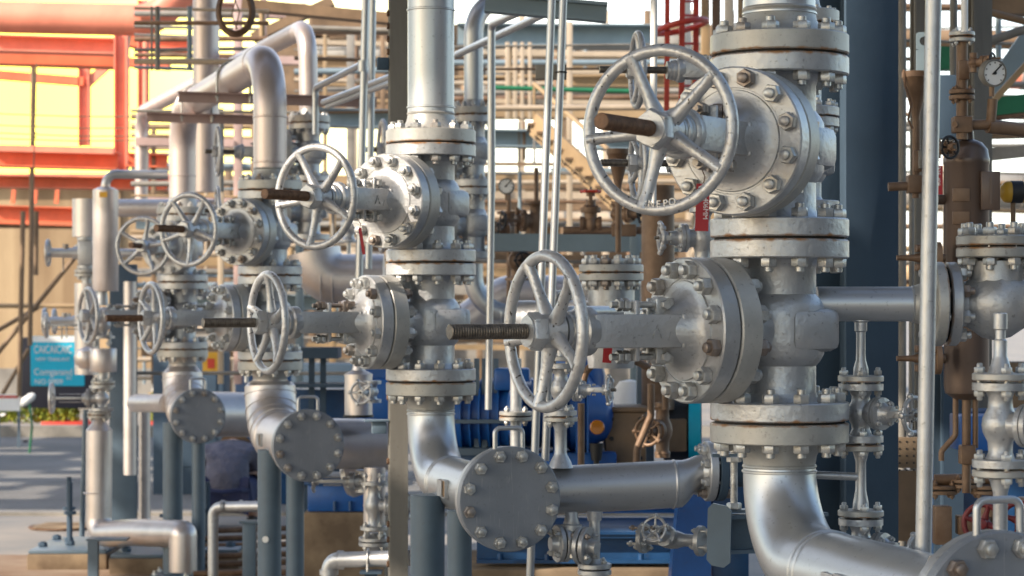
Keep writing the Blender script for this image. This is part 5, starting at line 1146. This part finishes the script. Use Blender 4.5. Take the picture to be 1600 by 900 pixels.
def gauge(label, p, r, d, m='greysteel'):
    t = thing('pressure_gauge', label, 'gauge', p, frame(d, (1, 0, 0)))
    b = MB(); b.lathe([(0, -.03), (r*.9, -.028), (r, -.02), (r, .006), (r*.9, .008), (r*.88, .003), (0, .003)], None, 32); part('case', b, m, t)
    b = MB(); b.lathe([(0, .0035), (r*.86, .0035), (r*.86, .0045), (0, .0045)], None, 32); dl = part('dial', b, 'white', t)
    b = MB(); b.bar((-r*.2, -r*.1, .0065), (r*.55, r*.6, .0065), .004, .0015); b.cyl((0, 0, .005), (0, 0, .009), r*.12, seg=12); part('needle', b, 'black', dl)
    for k in range(9):
        a = R_(-45+k*33.75); b = MB(); b.bar((r*.68*math.cos(a), r*.68*math.sin(a), .0055), (r*.8*math.cos(a), r*.8*math.sin(a), .0055), .003, .001); part('tick', b, 'black', dl)
    b = MB(); b.cyl((0, -r*.9, -.01), (0, -r*1.7, -.01), r*.2, seg=12); part('stem', b, 'rustpipe', t)
gauge('blurred round gauge right of the small riser', W(791, 291, 12), .042, (-.1, -1, .1))
gauge('round white dial gauge with black rim at the top right', W(1553, 114, 7.0), .042, (.35, -1, -.1))
# strainer with bolted lid
D = 8.7; c = W(955, 426, D); t = thing('strainer', 'round flanged strainer with bolted lid behind the lower gland', 'strainer', c)
pair(t, (0, 0, 0), (0, 0, 1), .122, .028, 12, 'flange')
b = MB(); b.lathe([(.085, -.36), (.095, -.30), (.088, -.1), (.088, -.035)], None, 36); b.tube([(0, 0, -.18), (-.35, .1, -.18)], .075, 28); part('body', b, 'cast', t)
pair(t, (-.21, .06, -.18), (1, -.28, 0), .115, .022, 8, 'flange')
# ---------------------------------------------------------------- blue machines
t = thing('blue_pump', 'blue pump with amber sight glass behind the lower handwheel', 'pump', W(905, 640, 9.6))
b = MB(); b.lathe([(0, -.30), (.10, -.29), (.135, -.24), (.14, -.05), (.165, -.02), (.165, .04), (.13, .06), (.10, .12), (.06, .14), (0, .15)], TM((0, 0, -.02), (1, -.15, 0)), 36); part('casing', b, 'blue', t)
b = MB(); b.lathe([(0, .22), (.05, .215), (.10, .18), (.115, .12), (.115, 0)], TM((.0, .1, .02), (0, 0, 1)), 30); part('volute', b, 'blue', t)
for k in range(7): b = MB(); b.box((-.24+k*.045, -.02, -.02), (.008, .30, .30)); part('fin', b, 'blue', t)
b = MB(); b.lathe([(0, 0), (.028, 0), (.030, .004), (.030, .022), (.026, .026), (0, .026)], TM((.065, -.20, -.062), (.1, -1, 0)), 24); part('sight_glass', b, 'amber', t)
b = MB(); b.cyl((.065, -.18, -.13), (.065, -.18, -.20), .03, .02); b.cyl((.065, -.18, -.19), (.065, -.18, -.26), .012); part('drain_cock', b, 'black', t)
b = MB(); b.box((-.05, 0, -.28), (.4, .26, .22), None, .01); part('foot', b, 'blue', t)
t = thing('motor', 'larger blue motor casing left of the amber sight glass', 'motor', W(800, 650, 10.4))
b = MB(); b.lathe([(0, -.28), (.14, -.27), (.16, -.25), (.16, .25), (.14, .27), (0, .28)], TM((0, 0, 0), (1, -.1, 0)), 36); part('casing', b, 'blue', t)
for k in range(11): b = MB(); b.lathe([(.155, 0), (.172, 0), (.172, .008), (.155, .008)], TM((-.22+k*.042, 0, 0), (1, -.1, 0)), 30); part('fin', b, 'blue', t)
b = MB(); b.box((0, -.10, .17), (.16, .13, .10), None, .012); part('terminal_box', b, 'blue', t)
b = MB(); b.box((0, 0, -.22), (.5, .3, .14), None, .01); part('foot', b, 'navy', t)
t = thing('gearbox', 'brown grey bolted gearbox right of the blue pump', 'gearbox', W(975, 682, 9.7)); b = MB(); b.box((0, 0, 0), (.17, .3, .22), None, .01); b.box((0, 0, .12), (.19, .32, .02), None, .004); part('casing', b, 'umber', t)
for k in range(6): b = MB(); b.hexn((-.06+(k % 2)*.12, -.152, -.08+(k//2)*.08), (0, -1, 0), .018, .01); part('bolt', b, 'black', t)
t = thing('coupling_guard', 'dark round coupling guard with teal rim behind the lower bonnet', 'guard', W(1070, 670, 9.9))
b = MB(); b.cyl((-.09, 0, 0), (.02, 0, 0), .135, seg=36); part('drum', b, 'black', t); b = MB(); b.lathe([(.13, 0), (.165, 0), (.165, .05), (.13, .05)], TM((.02, 0, 0), (1, -.1, 0)), 40, capa=False, capb=False); b.lathe([(.0, .03), (.16, .03), (.16, .04), (0, .04)], TM((.02, 0, 0), (1, -.1, 0)), 40); part('rim', b, 'cyan', t)
b = MB(); b.box((-.06, -.1, -.02), (.12, .1, .14), None, .01); part('box', b, 'umber', t)
b = MB(); b.lathe([(0, .12), (.05, .11), (.085, .06), (.10, 0), (.13, -.005), (0, -.006)], None, 28); o = solo('hard_hat', 'white hard hat shape seen between pump and grey upright', 'hard hat', b, 'white'); o.location = W(984, 632, 11)
def skid(label, x0, x1, y0, y1, D, m='navy', dd=.5):
    p0 = W(x0, y1, D); p1 = W(x1, y0, D); t = thing('machine_skid', label, 'skid', ((p0.x+p1.x)/2, D, p0.z)); w_ = p1.x-p0.x; h = p1.z-p0.z
    b = MB(); b.ibeam((-w_/2, 0, h/2), (w_/2, 0, h/2), .12, h, .014); part('beam', b, m, t); b = MB(); b.ibeam((-w_/2, dd, h/2), (w_/2, dd, h/2), .12, h, .014); part('beam', b, m, t)
    b = MB(); b.box((0, dd/2, h+.006), (w_, dd+.14, .010)); part('deck', b, m, t)
    for k in range(5): b = MB(); b.cyl((-w_*.4+k*w_*.2, -.04, h*.1), (-w_*.4+k*w_*.2, -.04, h*.32), .012, seg=8); part('anchor_bolt', b, m, t)
    return t
skid('dark blue machine skid beneath the central header', 745, 1110, 833, 878, 9.4)
skid('blue machine skid edge behind the central header', 745, 1110, 745, 800, 10.2, 'blue')
t = thing('machine_plinth', 'brown stained concrete plinth under the dark skid at bottom centre', 'plinth', W(930, 884, 9.5)); t.location.z = 0
b = MB(); hz = W(0, 880, 9.5).z; b.box((0, .15, hz/2), (1.1, .75, hz), None, .01); part('block', b, 'plinth', t)
t = thing('pedestal', 'blue tapered pump pedestal under the reducer', 'pedestal', W(1075, 900, 8.7)); o = W(1075, 900, 8.7)
poly = [(-.098, -.35), (.085, -.35), (.085, .365), (-.01, .365), (-.03, .30)]
b = MB(); b.prism(poly, .03, Matrix.Translation(Vector((0, 0, 0))) @ Matrix.Rotation(R_(90), 4, 'X')); b.prism([(-.10, -.35), (-.07, -.35), (.0, .36), (-.03, .36)], .155, Matrix.Translation(Vector((0, 0.128, 0))) @ Matrix.Rotation(R_(90), 4, 'X')); part('web', b, 'blue', t)
b = MB(); b.box((.16, .07, 0), (.14, .14, .72), None, .004); part('column', b, 'navy', t)
b = MB(); b.box((.05, .05, .37), (.26, .22, .02), None, .002); part('top_plate', b, 'blue', t)
# octagonal ended spring support
t = thing('spring_support', 'grey steel support with octagonal end plate and threaded rods beside the lower riser', 'support', W(1124, 836, 6.3)); o = W(1124, 836, 6.3); u = px2m(1, 6.3)
poly = [(-19*u, -38*u), (-11*u, -47*u), (8*u, -50*u), (18*u, -42*u), (20*u, 38*u), (12*u, 46*u), (-9*u, 50*u), (-17*u, 42*u)]
b = MB(); b.prism(poly, .014, Matrix.Rotation(R_(-14), 4, 'Z') @ Matrix.Rotation(R_(90), 4, 'X')); part('end_plate', b, 'post', t)
b = MB(); b.ibeam((0.02, .03, 0), (.30, .13, 0), .07, .105, .010); part('beam', b, 'post', t)
for k in (0, 1):
    part('threaded_rod', thread(.0105, .17, .004, (.045+k*.075, .05+k*.03, .058)), 'bolt', t)
b = MB(); b.box((.08, .06, .062), (.14, .05, .008)); part('strap_plate', b, 'post', t)
b = MB(); b.box((.07, .06, .215), (.17, .05, .010)); part('strap_plate', b, 'post', t)
b = MB(); b.hexn((.045, .05, .066), (0, 0, 1), .036, .018); part('nut', b, 'bolt', t)
b = MB(); b.hexn((.045, .05, .196), (0, 0, 1), .036, .016); part('nut', b, 'bolt', t)
# centre left machines
t = thing('concrete_plinth', 'square brown concrete plinth left of the grey column', 'plinth', (W(535, 0, 12.6).x, 12.6, 0)); hz = CAMH+(480-797)*12.6/FPX
b = MB(); b.box((0.02, .3, hz/2), (.44, .9, hz), None, .012); part('block', b, 'plinth', t)
t = thing('blue_machine', 'bright blue machine base standing on the square plinth', 'machine', (W(530, 0, 12.5).x, 12.5, hz)); h2 = px2m(42, 12.5)
b = MB(); b.box((0.02, .35, h2/2+.002), (.38, .75, h2), None, .008); part('body', b, 'blue', t); b = MB(); b.box((.02, .35, h2+.010), (.42, .8, .014), None, .002); part('flange', b, 'navy', t)
for px in (524, 548): b = MB(); b.cyl((px2m(px-530, 12.5), -.04, .01), (px2m(px-530, 12.5), -.04, .06), .010, seg=8); part('anchor_bolt', b, 'navy', t)
t = thing('blue_fan_casing', 'blue angular casing behind the header left of the grey column', 'machine', W(592, 640, 12.8))
b = MB(); b.box((0, 0, 0), (.24, .4, .36), None, .02); b.prism([(-.12, .0), (.14, .0), (.02, .30), (-.05, .30)], .3, Matrix.Translation(Vector((0, .15, .16))) @ Matrix.Rotation(R_(90), 4, 'X')); part('casing', b, 'blue', t)
t = thing('pipe_trestle', 'dark blue grey trestle with paired legs left of the third header', 'trestle', W(495, 600, 12.9)); o = W(495, 600, 12.9)
for px in (487, 505):
    b = MB(); b.bar(W(px, 700, 12.9)-o, W(px, 550, 12.9)-o, .03, .032, (1, 0, 0)); part('leg', b, 'slate', t)
b = MB(); b.box(W(500, 551, 12.9)-o, (.22, .3, .06)); b.box(W(500, 601, 12.9)-o, (.30, .35, .018)); part('shelf', b, 'slate', t)
b = MB(); b.box(W(490, 655, 13.2)-o, (.55, .3, .35)); part('trough', b, 'navy', t)
t = thing('pipe_trestle', 'blue grey trestle with two bolted legs right of the grey column', 'trestle', W(755, 640, 10.3)); o = W(755, 640, 10.3)
for px in (745, 757, 775):
    b = MB(); b.bar(W(px, 700, 10.3)-o, W(px, 560, 10.3)-o, .024, .024, (1, 0, 0)); part('leg', b, 'post', t)
b = MB(); b.box(W(750, 657, 10.3)-o, (.22, .2, .016)); b.box(W(750, 704, 10.3)-o, (.28, .2, .03)); part('shelf', b, 'post', t)
run('grey_cross_pipe', 'grey horizontal pipe between trestle and largest cover', [W(700, 672, 10.8), W(800, 680, 10.4), W(880, 690, 10.0)], .045, .05, 'silver')
t = run('side_flange_pipe', 'silver vertical pipe with flange left of the small valves above the header', [W(806, 760, 8.6), W(806, 560, 8.6)], .021, .05, 'silver', pairs=[(W(806, 650, 8.6), (0, 0, 1), .062, .015, 4, 'flange')])
# crouching worker ------------------------------------------------
def skin_body(name, nodes, edges, m, parent, root=0, sub=2, label=None):
    me = bpy.data.meshes.new(name); me.from_pydata([n_[:3] for n_ in nodes], edges, []); me.materials.append(M[m])
    o = bpy.data.objects.new(name, me); COL.objects.link(o); o.parent = parent
    sk = o.modifiers.new('skin', 'SKIN')
    lay = me.skin_vertices[0] if len(me.skin_vertices) else None
    if lay is None:
        bmm = bmesh.new(); bmm.from_mesh(me); bmm.verts.layers.skin.verify(); bmm.to_mesh(me); bmm.free(); lay = me.skin_vertices[0]
    for i, n_ in enumerate(nodes):
        r = n_[3]; lay.data[i].radius = r if isinstance(r, tuple) else (r, r); lay.data[i].use_root = (i == root)
    sk.use_smooth_shade = True
    s_ = o.modifiers.new('sub', 'SUBSURF'); s_.levels = sub; s_.render_levels = sub
    if label: o['label'] = label
    return o
p = W(352, 0, 17.0); wk = thing('person', 'worker in a grey violet jacket crouching with back to us behind the pipes', 'person', (p.x, 17.0, 0))
# x right, y away; crouching, back towards camera
N = [(0, .02, .30, .13), (0, .14, .46, .14), (0, .32, .57, .14), (0, .46, .60, .07), (0, .52, .60, .055), (0, .62, .56, .09),
     (-.16, .36, .56, .065), (-.22, .44, .36, .05), (-.15, .62, .24, .038), (.16, .36, .56, .065), (.22, .44, .36, .05), (.15, .62, .24, .038),
     (-.11, .06, .28, .10), (-.22, .42, .38, .075), (-.17, .22, .10, .05), (-.17, .36, .05, .04), (.11, .06, .28, .10), (.22, .42, .38, .075), (.17, .22, .10, .05), (.17, .36, .05, .04)]
E = [(0, 1), (1, 2), (2, 3), (3, 4), (4, 5), (2, 6), (6, 7), (7, 8), (2, 9), (9, 10), (10, 11), (0, 12), (12, 13), (13, 14), (14, 15), (0, 16), (16, 17), (17, 18), (18, 19)]
skin_body('body', N, E, 'skin', wk)
N2 = [(0, -.02, .20, .19), (0, .13, .45, .175), (0, .31, .56, .165), (0, .45, .595, .085), (-.15, .35, .55, .09), (-.215, .43, .36, .072), (-.15, .60, .25, .05), (.15, .35, .55, .09), (.215, .43, .36, .072), (.15, .60, .25, .05)]
skin_body('jacket', N2, [(0, 1), (1, 2), (2, 3), (2, 4), (4, 5), (5, 6), (2, 7), (7, 8), (8, 9)], 'jacket', wk)
N3 = [(0, .02, .26, .14), (-.11, .06, .26, .12), (-.22, .42, .37, .09), (-.17, .23, .14, .065), (.11, .06, .26, .12), (.22, .42, .37, .09), (.17, .23, .14, .065)]
skin_body('trousers', N3, [(0, 1), (1, 2), (2, 3), (0, 4), (4, 5), (5, 6)], 'trousers', wk)
for s in (-1, 1):
    b = MB(); b.tube([(s*.17, .16, .045), (s*.17, .24, .055), (s*.17, .34, .045), (s*.17, .41, .035)], [.04, .05, .045, .028], 12); b.box((s*.17, .27, .014), (.085, .28, .028), None, .008); part('boot', b, 'black', wk)
b = MB(); b.lathe([(0, .13), (.05, .122), (.09, .085), (.108, .03), (.112, 0), (.135, -.012), (.11, -.014), (0, -.014)], TM((0, .64, .57), (0, 1, .45)), 28); part('cap', b, 'umber', wk)
b = MB(); b.tube([(-.17, -.03, .30), (-.13, -.17, .31), (0, -.21, .30), (.13, -.17, .31), (.17, -.03, .30)], .018, 8); part('belt', b, 'trousers', wk)
b = MB(); b.tube([(-.235, .30, .50), (-.215, .12, .42), (-.19, -.02, .30)], [.03, .04, .03], 8); part('stripe', b, 'blue', wk)
# ---------------------------------------------------------------- right background
GR = 'columns and pipes behind the right pole'
for lab, px, y0, y1, D, r, m in (('beige vertical pipe hugging the blue column', 1409, -20, 860, 8.8, 7, 'concrete'), ('thin beige pipe second right of the blue column', 1424, 300, 640, 8.9, 4, 'concrete'), ('brown pipe behind the bright pole', 1490, -20, 330, 9.2, 6, 'greysteel'), ('beige pipe behind the small brown flange stack', 1507, -20, 50, 7.0, 5.5, 'white')):
    run('vertical_pipe', lab, [W(px, y1, D), W(px, y0, D)], px2m(r, D), .05, m, 'pipe', GR)
for lab, px, D, w_, m in (('grey steel column between the beige pipe and bright pole', 1437, 9.6, .065, 'greysteel'), ('grey column in two tones behind the dial gauge', 1529, 9.4, .085, 'greysteel'), ('dark blue column low behind the bright pole', 1482, 8.8, .09, 'slate')):
    tt = hcol('background_column', lab, W(px, 0, D), w_, w_, 10, m, CAMH+ (-.15 if m == 'slate' else 6), group=GR)
    b = MB(); b.box((0, -w_/2-.004, 3.5 if m != 'slate' else .7), (w_*.9, .005, 7 if m != 'slate' else 1.4)); part('face_plate', b, m, tt)
b = MB(); b.box((0, 0, 0), (.085, .05, .22), None, .006); o = solo('junction_box', 'dark blue box behind the bright pole beside the brown stack', 'box', b, 'slate'); o.location = W(1480, 168, 7.9)
t = thing('lifting_lug', 'blue grey plate with a large round hole above the brown funnel', 'lug', W(1442, 80, 7.5))
n = 24; u = px2m(1, 7.5)
b = MB(); outer = []; inner = []
for k in range(n):
    a = 2*math.pi*k/n; inner.append((7*u*math.cos(a)+2*u, 7*u*math.sin(a)+16*u))
    c_, s_ = math.cos(a), math.sin(a); q = min(12*u/abs(c_) if abs(c_) > 1e-3 else 9, 14*u/abs(s_) if abs(s_) > 1e-3 else 9); outer.append((q*c_+2*u, q*s_+16*u))
vs = [(x_, 0, y_) for x_, y_ in outer]+[(x_, 0, y_) for x_, y_ in inner]+[(x_, .01, y_) for x_, y_ in outer]+[(x_, .01, y_) for x_, y_ in inner]; fs = []
for k in range(n):
    k2 = (k+1) % n; fs += [(k, k2, n+k2, n+k), (2*n+k2, 2*n+k, 3*n+k, 3*n+k2), (n+k, n+k2, 3*n+k2, 3*n+k), (k2, k, 2*n+k, 2*n+k2)]
b.add(vs, fs); b.box((2*u, .005, -14*u), (24*u, .010, 32*u)); part('plate', b, 'bgsteel', t)
# brown vessel
D = 7.2; t = thing('seal_pot', 'brown upright pressure vessel with domed top at the right', 'vessel', W(1510, 620, D)); u = px2m(1, D)
b = MB(); b.lathe([(0, -6*u), (20*u, -3*u), (33*u, 6*u), (35*u, 18*u), (35*u, 362*u), (36*u, 364*u), (36*u, 372*u), (35*u, 374*u), (33*u, 386*u), (24*u, 397*u), (12*u, 402*u), (11*u, 415*u)], None, 44); part('shell', b, 'vessel', t)
for y in (342, 306): b = MB(); b.box((-15*u, -34*u, (620-y)*u), (26*u, .012, 20*u), None, .002); part('nameplate', b, 'rustpipe', t)
for y in (312, 560): 
    b = MB(); b.cyl((-30*u, 0, (620-y)*u), (-48*u, -.01, (620-y)*u), 8*u, seg=20); part('nozzle', b, 'vessel', t)
b = MB(); b.box((30*u, -34*u, (620-300)*u), (30*u, .02, 60*u), None, .003); b.box((30*u, -37*u, (620-300)*u), (4*u, .012, 40*u)); part('bracket', b, 'vessel', t)
for k, (dx, y1) in enumerate(((-17, 720), (0, 770), (14, 700))):
    b = MB(); b.tube(fillet([(dx*u, 0, 0), (dx*u, 0, -60*u), ((dx-(22 if k == 0 else 0))*u, 0, -(y1-635)*u), ((dx-(22 if k == 0 else 0))*u, 0, -(y1-620)*u)], .02), 4.5*u if k != 1 else 7*u, 14); part('leg_pipe', b, 'rustpipe', t)
b = MB(); b.box((0, -.01, -90*u), (24*u, 24*u, 30*u), None, .006); part('fitting', b, 'rustpipe', t)
# stack above the vessel
t = thing('vent_stack', 'brown flanged stack of fittings standing on the brown vessel', 'pipe', W(1503, 215, 7.15)); u = px2m(1, 7.15)
b = MB(); b.tube([(0, 0, -3*u), (0, 0, 155*u)], 9*u, 20); b.box((0, 0, 20*u), (30*u, 26*u, 26*u), None, .006); b.tube(fillet([(0, 0, 20*u), (45*u, 0, 20*u), (48*u, 0, 60*u)], .02), 8*u, 16); b.tube([(40*u, 0, 18*u), (120*u, .05, 12*u)], 11*u, 16); b.box((2*u, 0, 105*u), (18*u, 22*u, 30*u), None, .005); part('body', b, 'rustpipe', t)
pair(t, (0, 0, 67*u), (0, 0, 1), 20*u, 7*u, 4, 'rustpipe'); pair(t, (0, 0, 157*u), (0, 0, 1), 20*u, 7*u, 4, 'flange')
b = MB(); b.lathe([(0, 0), (5*u, 0), (5*u, 4*u), (0, 4*u)], TM((-12*u, -.03, 19*u), (-1, -1, 0)), 12); part('plug', b, 'rustpipe', t)
for lab, px, y, rz, wr in (('black small wheel valve beside the dial gauge', 1521, 98, 150, 15), ('black small wheel valve left of the brown vessel top', 1464, 232, 120, 19)):
    small_valve(lab, W(px, y, 7.05), rz, h=.06, sl=.06, wr=px2m(wr, 7.05), fr=.012, pr=.012, m='rustpipe', wm='black', upper=False, lower=False, group='black wheeled small valves at the right', knobs=False)
t = thing('funnel_valve', 'brown ball valve under the chained funnel', 'valve', W(1433, 250, 7.4)); u = px2m(1, 7.4)
b = MB(); b.tube([(0, 0, -30*u), (0, 0, 62*u)], 5*u, 14); b.box((0, 0, -2*u), (14*u, 16*u, 34*u), None, .005); b.box((-2*u, 0, -38*u), (28*u, 26*u, 28*u), None, .004); b.cyl((0, 0, -40*u), (-45*u, 0, -42*u), 7*u, seg=16); part('body', b, 'rustpipe', t)
b = MB(); b.box((3*u, -11*u, 0), (6*u, 5*u, 28*u), None, .002); part('lever', b, 'concrete', t)
for y, lab in ((403, 'upper brown spindle valve poking out left of the bright pole'), (560, 'lower brown spindle valve poking out left of the bright pole')):
    t = thing('instrument_valve', lab, 'valve', W(1455, y, 7.1), None, 'brown spindle valves left of the vessel'); u = px2m(1, 7.1)
    b = MB(); b.lathe([(0, -55*u), (4*u, -55*u), (5*u, -30*u), (9*u, -14*u), (9*u, 0), (6*u, 22*u)], TM((0, 0, 0), (1, .1, 0)), 18); part('spindle', b, 'rustpipe', t)
    for s in (1, -1): 
        for s2 in (1, -1): b = MB(); b.cyl((-24*u, s2*8*u, s*15*u), (10*u, s2*8*u, s*15*u), 6*u, seg=10); part('bolt', b, 'rustpipe', t)
    b = MB(); b.cyl((6*u, 0, 0), (14*u, 0, 0), 25*u, seg=28); part('flange', b, 'rustpipe', t)
t = thing('yellow_transmitter', 'yellow cylindrical instrument at the right edge near the top', 'instrument', W(1583, 300, 7.3)); u = px2m(1, 7.3)
b = MB(); b.lathe([(0, -22*u), (8*u, -20*u), (15*u, -15*u), (17*u, -10*u), (17*u, 20*u), (14*u, 24*u), (0, 25*u)], TM((0, 0, 0), (1, .1, 0)), 28); part('case', b, 'yellow', t)
b = MB(); b.cyl((-4*u, -.001, 0), (14*u, -.001, 0), 17.6*u, seg=28); part('band', b, 'black', t); b = MB(); b.cyl((0, 0, -16*u), (0, 0, -50*u), 4*u); part('stem', b, 'umber', t)
Lr = [('dark beam across the very top right corner', 1540, 8, 1620, 12, 11, 26, 'umber', .1), ('green girder behind the vent stack at right', 1545, 168, 1620, 160, 12, 28, 'green', .1), ('rusty ledge under the green girder', 1545, 186, 1620, 178, 12, 6, 'rusty', .1),
      ('white ledge right of the brown vessel', 1545, 242, 1620, 234, 11, 18, 'concrete', .1), ('dark band below the white ledge', 1545, 205, 1620, 203, 12.4, 24, 'umber', .1), ('green girder low behind the blue grey lug', 1455, 92, 1500, 92, 12, 36, 'green', .1)]
for (lab, x0, y0, x1, y1, D, hp, m, dp) in Lr: bx('rack_beam', lab, x0, y0, x1, y1, D, px2m(hp, D), m, dp, 'beam', 'girders at the right edge')
run('diagonal_pipe', 'grey sloping pipe at the top right edge', [W(1540, 66, 10.5), W(1620, 40, 10.5)], px2m(7, 10.5), .05, 'greysteel'); run('diagonal_pipe', 'dark pipe above the sloping grey pipe at top right', [W(1540, 18, 10.8), W(1620, 38, 10.8)], px2m(6, 10.8), .05, 'umber')
bx('diagonal_brace', 'grey diagonal brace plate in the top right corner', 1545, 150, 1610, 58, 11.5, .10, 'bgsteel', .03, 'brace'); bx('diagonal_brace', 'tan diagonal brace under the grey brace plate', 1550, 160, 1615, 88, 11.3, .03, 'tan', .03, 'brace')
t = thing('perforated_guard', 'tan perforated sheet guard low beside the blue column', 'guard', W(1420, 735, 8.4)); u = px2m(1, 8.4)
b = MB(); b.box((0, 0, 28*u), (46*u, .02, 48*u), None, .002); part('sheet', b, 'plinth', t); b = MB(); b.box((0, .01, -55*u), (46*u, .04, 110*u)); part('sheet', b, 'umber', t, label='dark lower sheet')
for i in range(4):
    for j in range(5): b = MB(); b.cyl((-15*u+i*11*u, -.012, 45*u-j*11*u), (-15*u+i*11*u, -.008, 45*u-j*11*u), 1.6*u, seg=8); part('hole', b, 'black', t)
b = MB(); b.box((0, 0, 0), (.16, .2, .12), None, .004); o = solo('blue_box', 'bright blue box behind the right edge small valve', 'box', b, 'blue'); o.location = W(1528, 675, 8.0)
b = MB(); b.box((0, 0, 0), (.5, .3, .75), None, .01); o = solo('blue_cabinet', 'dark blue cabinet low behind the brown legs at right', 'cabinet', b, 'navy'); o.location = W(1560, 790, 9.0)
for px, y, lab in ((1536, 818, 'red handwheel left of the thin drop pipe in the lower right'), (1594, 815, 'red handwheel cut by the right edge')):
    t = thing('red_handwheel_valve', lab, 'valve', W(px, y, 6.6), R_(70), 'red wheeled valves at the lower right')
    part('handwheel', handwheel_mb(.062, .008, 4, .014, .006, .3, seg=36), 'darkred', t); b = MB(); b.cyl((0, 0, 0), (.10, 0, 0), .012); b.box((.13, 0, 0), (.06, .06, .12), None, .008); part('body', b, 'rustpipe', t)
t = thing('brown_manifold', 'brown flanged manifold low behind the bright pole', 'manifold', W(1500, 770, 7.4)); u = px2m(1, 7.4)
for k, (dx, dz) in enumerate(((-28, 5), (8, 15), (40, 5))): pair(t, (dx*u, 0, dz*u), (0, 0, 1), 24*u, 6*u, 4, 'rustpipe')
b = MB(); b.tube([(-40*u, 0, 20*u), (60*u, 0, 22*u)], 9*u, 14); b.box((-28*u, 0, -50*u), (26*u, 30*u, 60*u), None, .004); b.box((10*u, 0, -50*u), (30*u, 30*u, 30*u), None, .004); part('body', b, 'rustpipe', t)
# dark machinery mass low right
for k, (px, y, w_, h, D, m, lab) in enumerate(((1420, 850, 60, 120, 9.5, 'umber', 'umber cabinet low beside the blue column'), (1590, 640, 60, 150, 10, 'umber', 'umber cabinet at the right edge behind the small valve'), (1445, 620, 40, 130, 10.8, 'concrete', 'pale panel behind the bright pole'), (1595, 440, 40, 140, 10, 'greysteel', 'grey panel at the right edge behind the round belly'), (1520, 860, 120, 110, 9.8, 'slate', 'slate panel low behind the brown manifold'))):
    b = MB(); b.box((0, 0, 0), (px2m(w_, D), .2, px2m(h, D)), None, .006); b.box((0, -.105, px2m(h*.3, D)), (px2m(w_*.7, D), .01, px2m(h*.2, D)), None, .002); o = solo('junction_cabinet', lab, 'cabinet', b, m, 'cabinets at the lower right'); o.location = W(px, y, D)
# ---------------------------------------------------------------- tags
def tag_plate(label, px0, y0, px1, y1, D, lines, ang=0, parent_w=None, m='redtag', rz=0):
    c = W((px0+px1)/2, (y0+y1)/2, D); u = px2m(1, D); w_ = (px1-px0)*u; h = (y1-y0)*u
    t = thing('red_tag', label, 'tag', c, Matrix.Rotation(R_(rz), 3, 'Z') @ Matrix.Rotation(R_(ang), 3, 'Y'))
    b = MB(); b.box((0, 0, 0), (w_, .0016, h)); part('plate', b, m, t)
    for (txt, dx, s) in lines:
        text_part('handwriting', txt, s*u, 'white', t, Vector((dx*u, -.0012, h*.47)), frame((0, -1, 0), (0, 0, -1)), .0004, scale=(1, 1, 1))
    b = MB(); b.tube([(0, .001, h*.48), (.004, .01, h*.65), (-.004, .02, h*.85)], .0012, 6); part('wire', b, 'stem', t)
    return t
tag_plate('red tag with white handwriting hanging under the face-on handwheel', 1087, 287, 1108, 361, 4.95, (('225-406MM', 1.5, 11), ('VIFI-', -8, 11)), 2)
tag_plate('small red tag with white writing left of the brown vessel', 1461, 259, 1473, 304, 6.9, (('225-408', -4, 9),), 0)
tag_plate('narrow red strip tied to the gland of the second upper valve', 563, 356, 568, 398, 7.45, (), -9)
tag_plate('red tag hidden behind the gland of the nearest lower valve', 942, 541, 956, 567, 5.3, (), 4)


# ---------------------------------------------------------------- unseen block added beside the camera to darken reflections
t = thing('dark_reflection_block', 'unseen dark block added right of the camera to darken reflections', 'building', (9.0, -3, 0))
b = MB(); b.box((0, 0, 4.5), (7, 17, 9), None, .02); part('wall', b, 'slate', t)  # body of the added dark block
for k in range(6):
    b = MB(); b.box((-3.53, -7+k*2.8, 3.2), (.06, 1.4, 1.5), None, .01); part('window', b, 'darkboard', t)  # dark panels on the added block
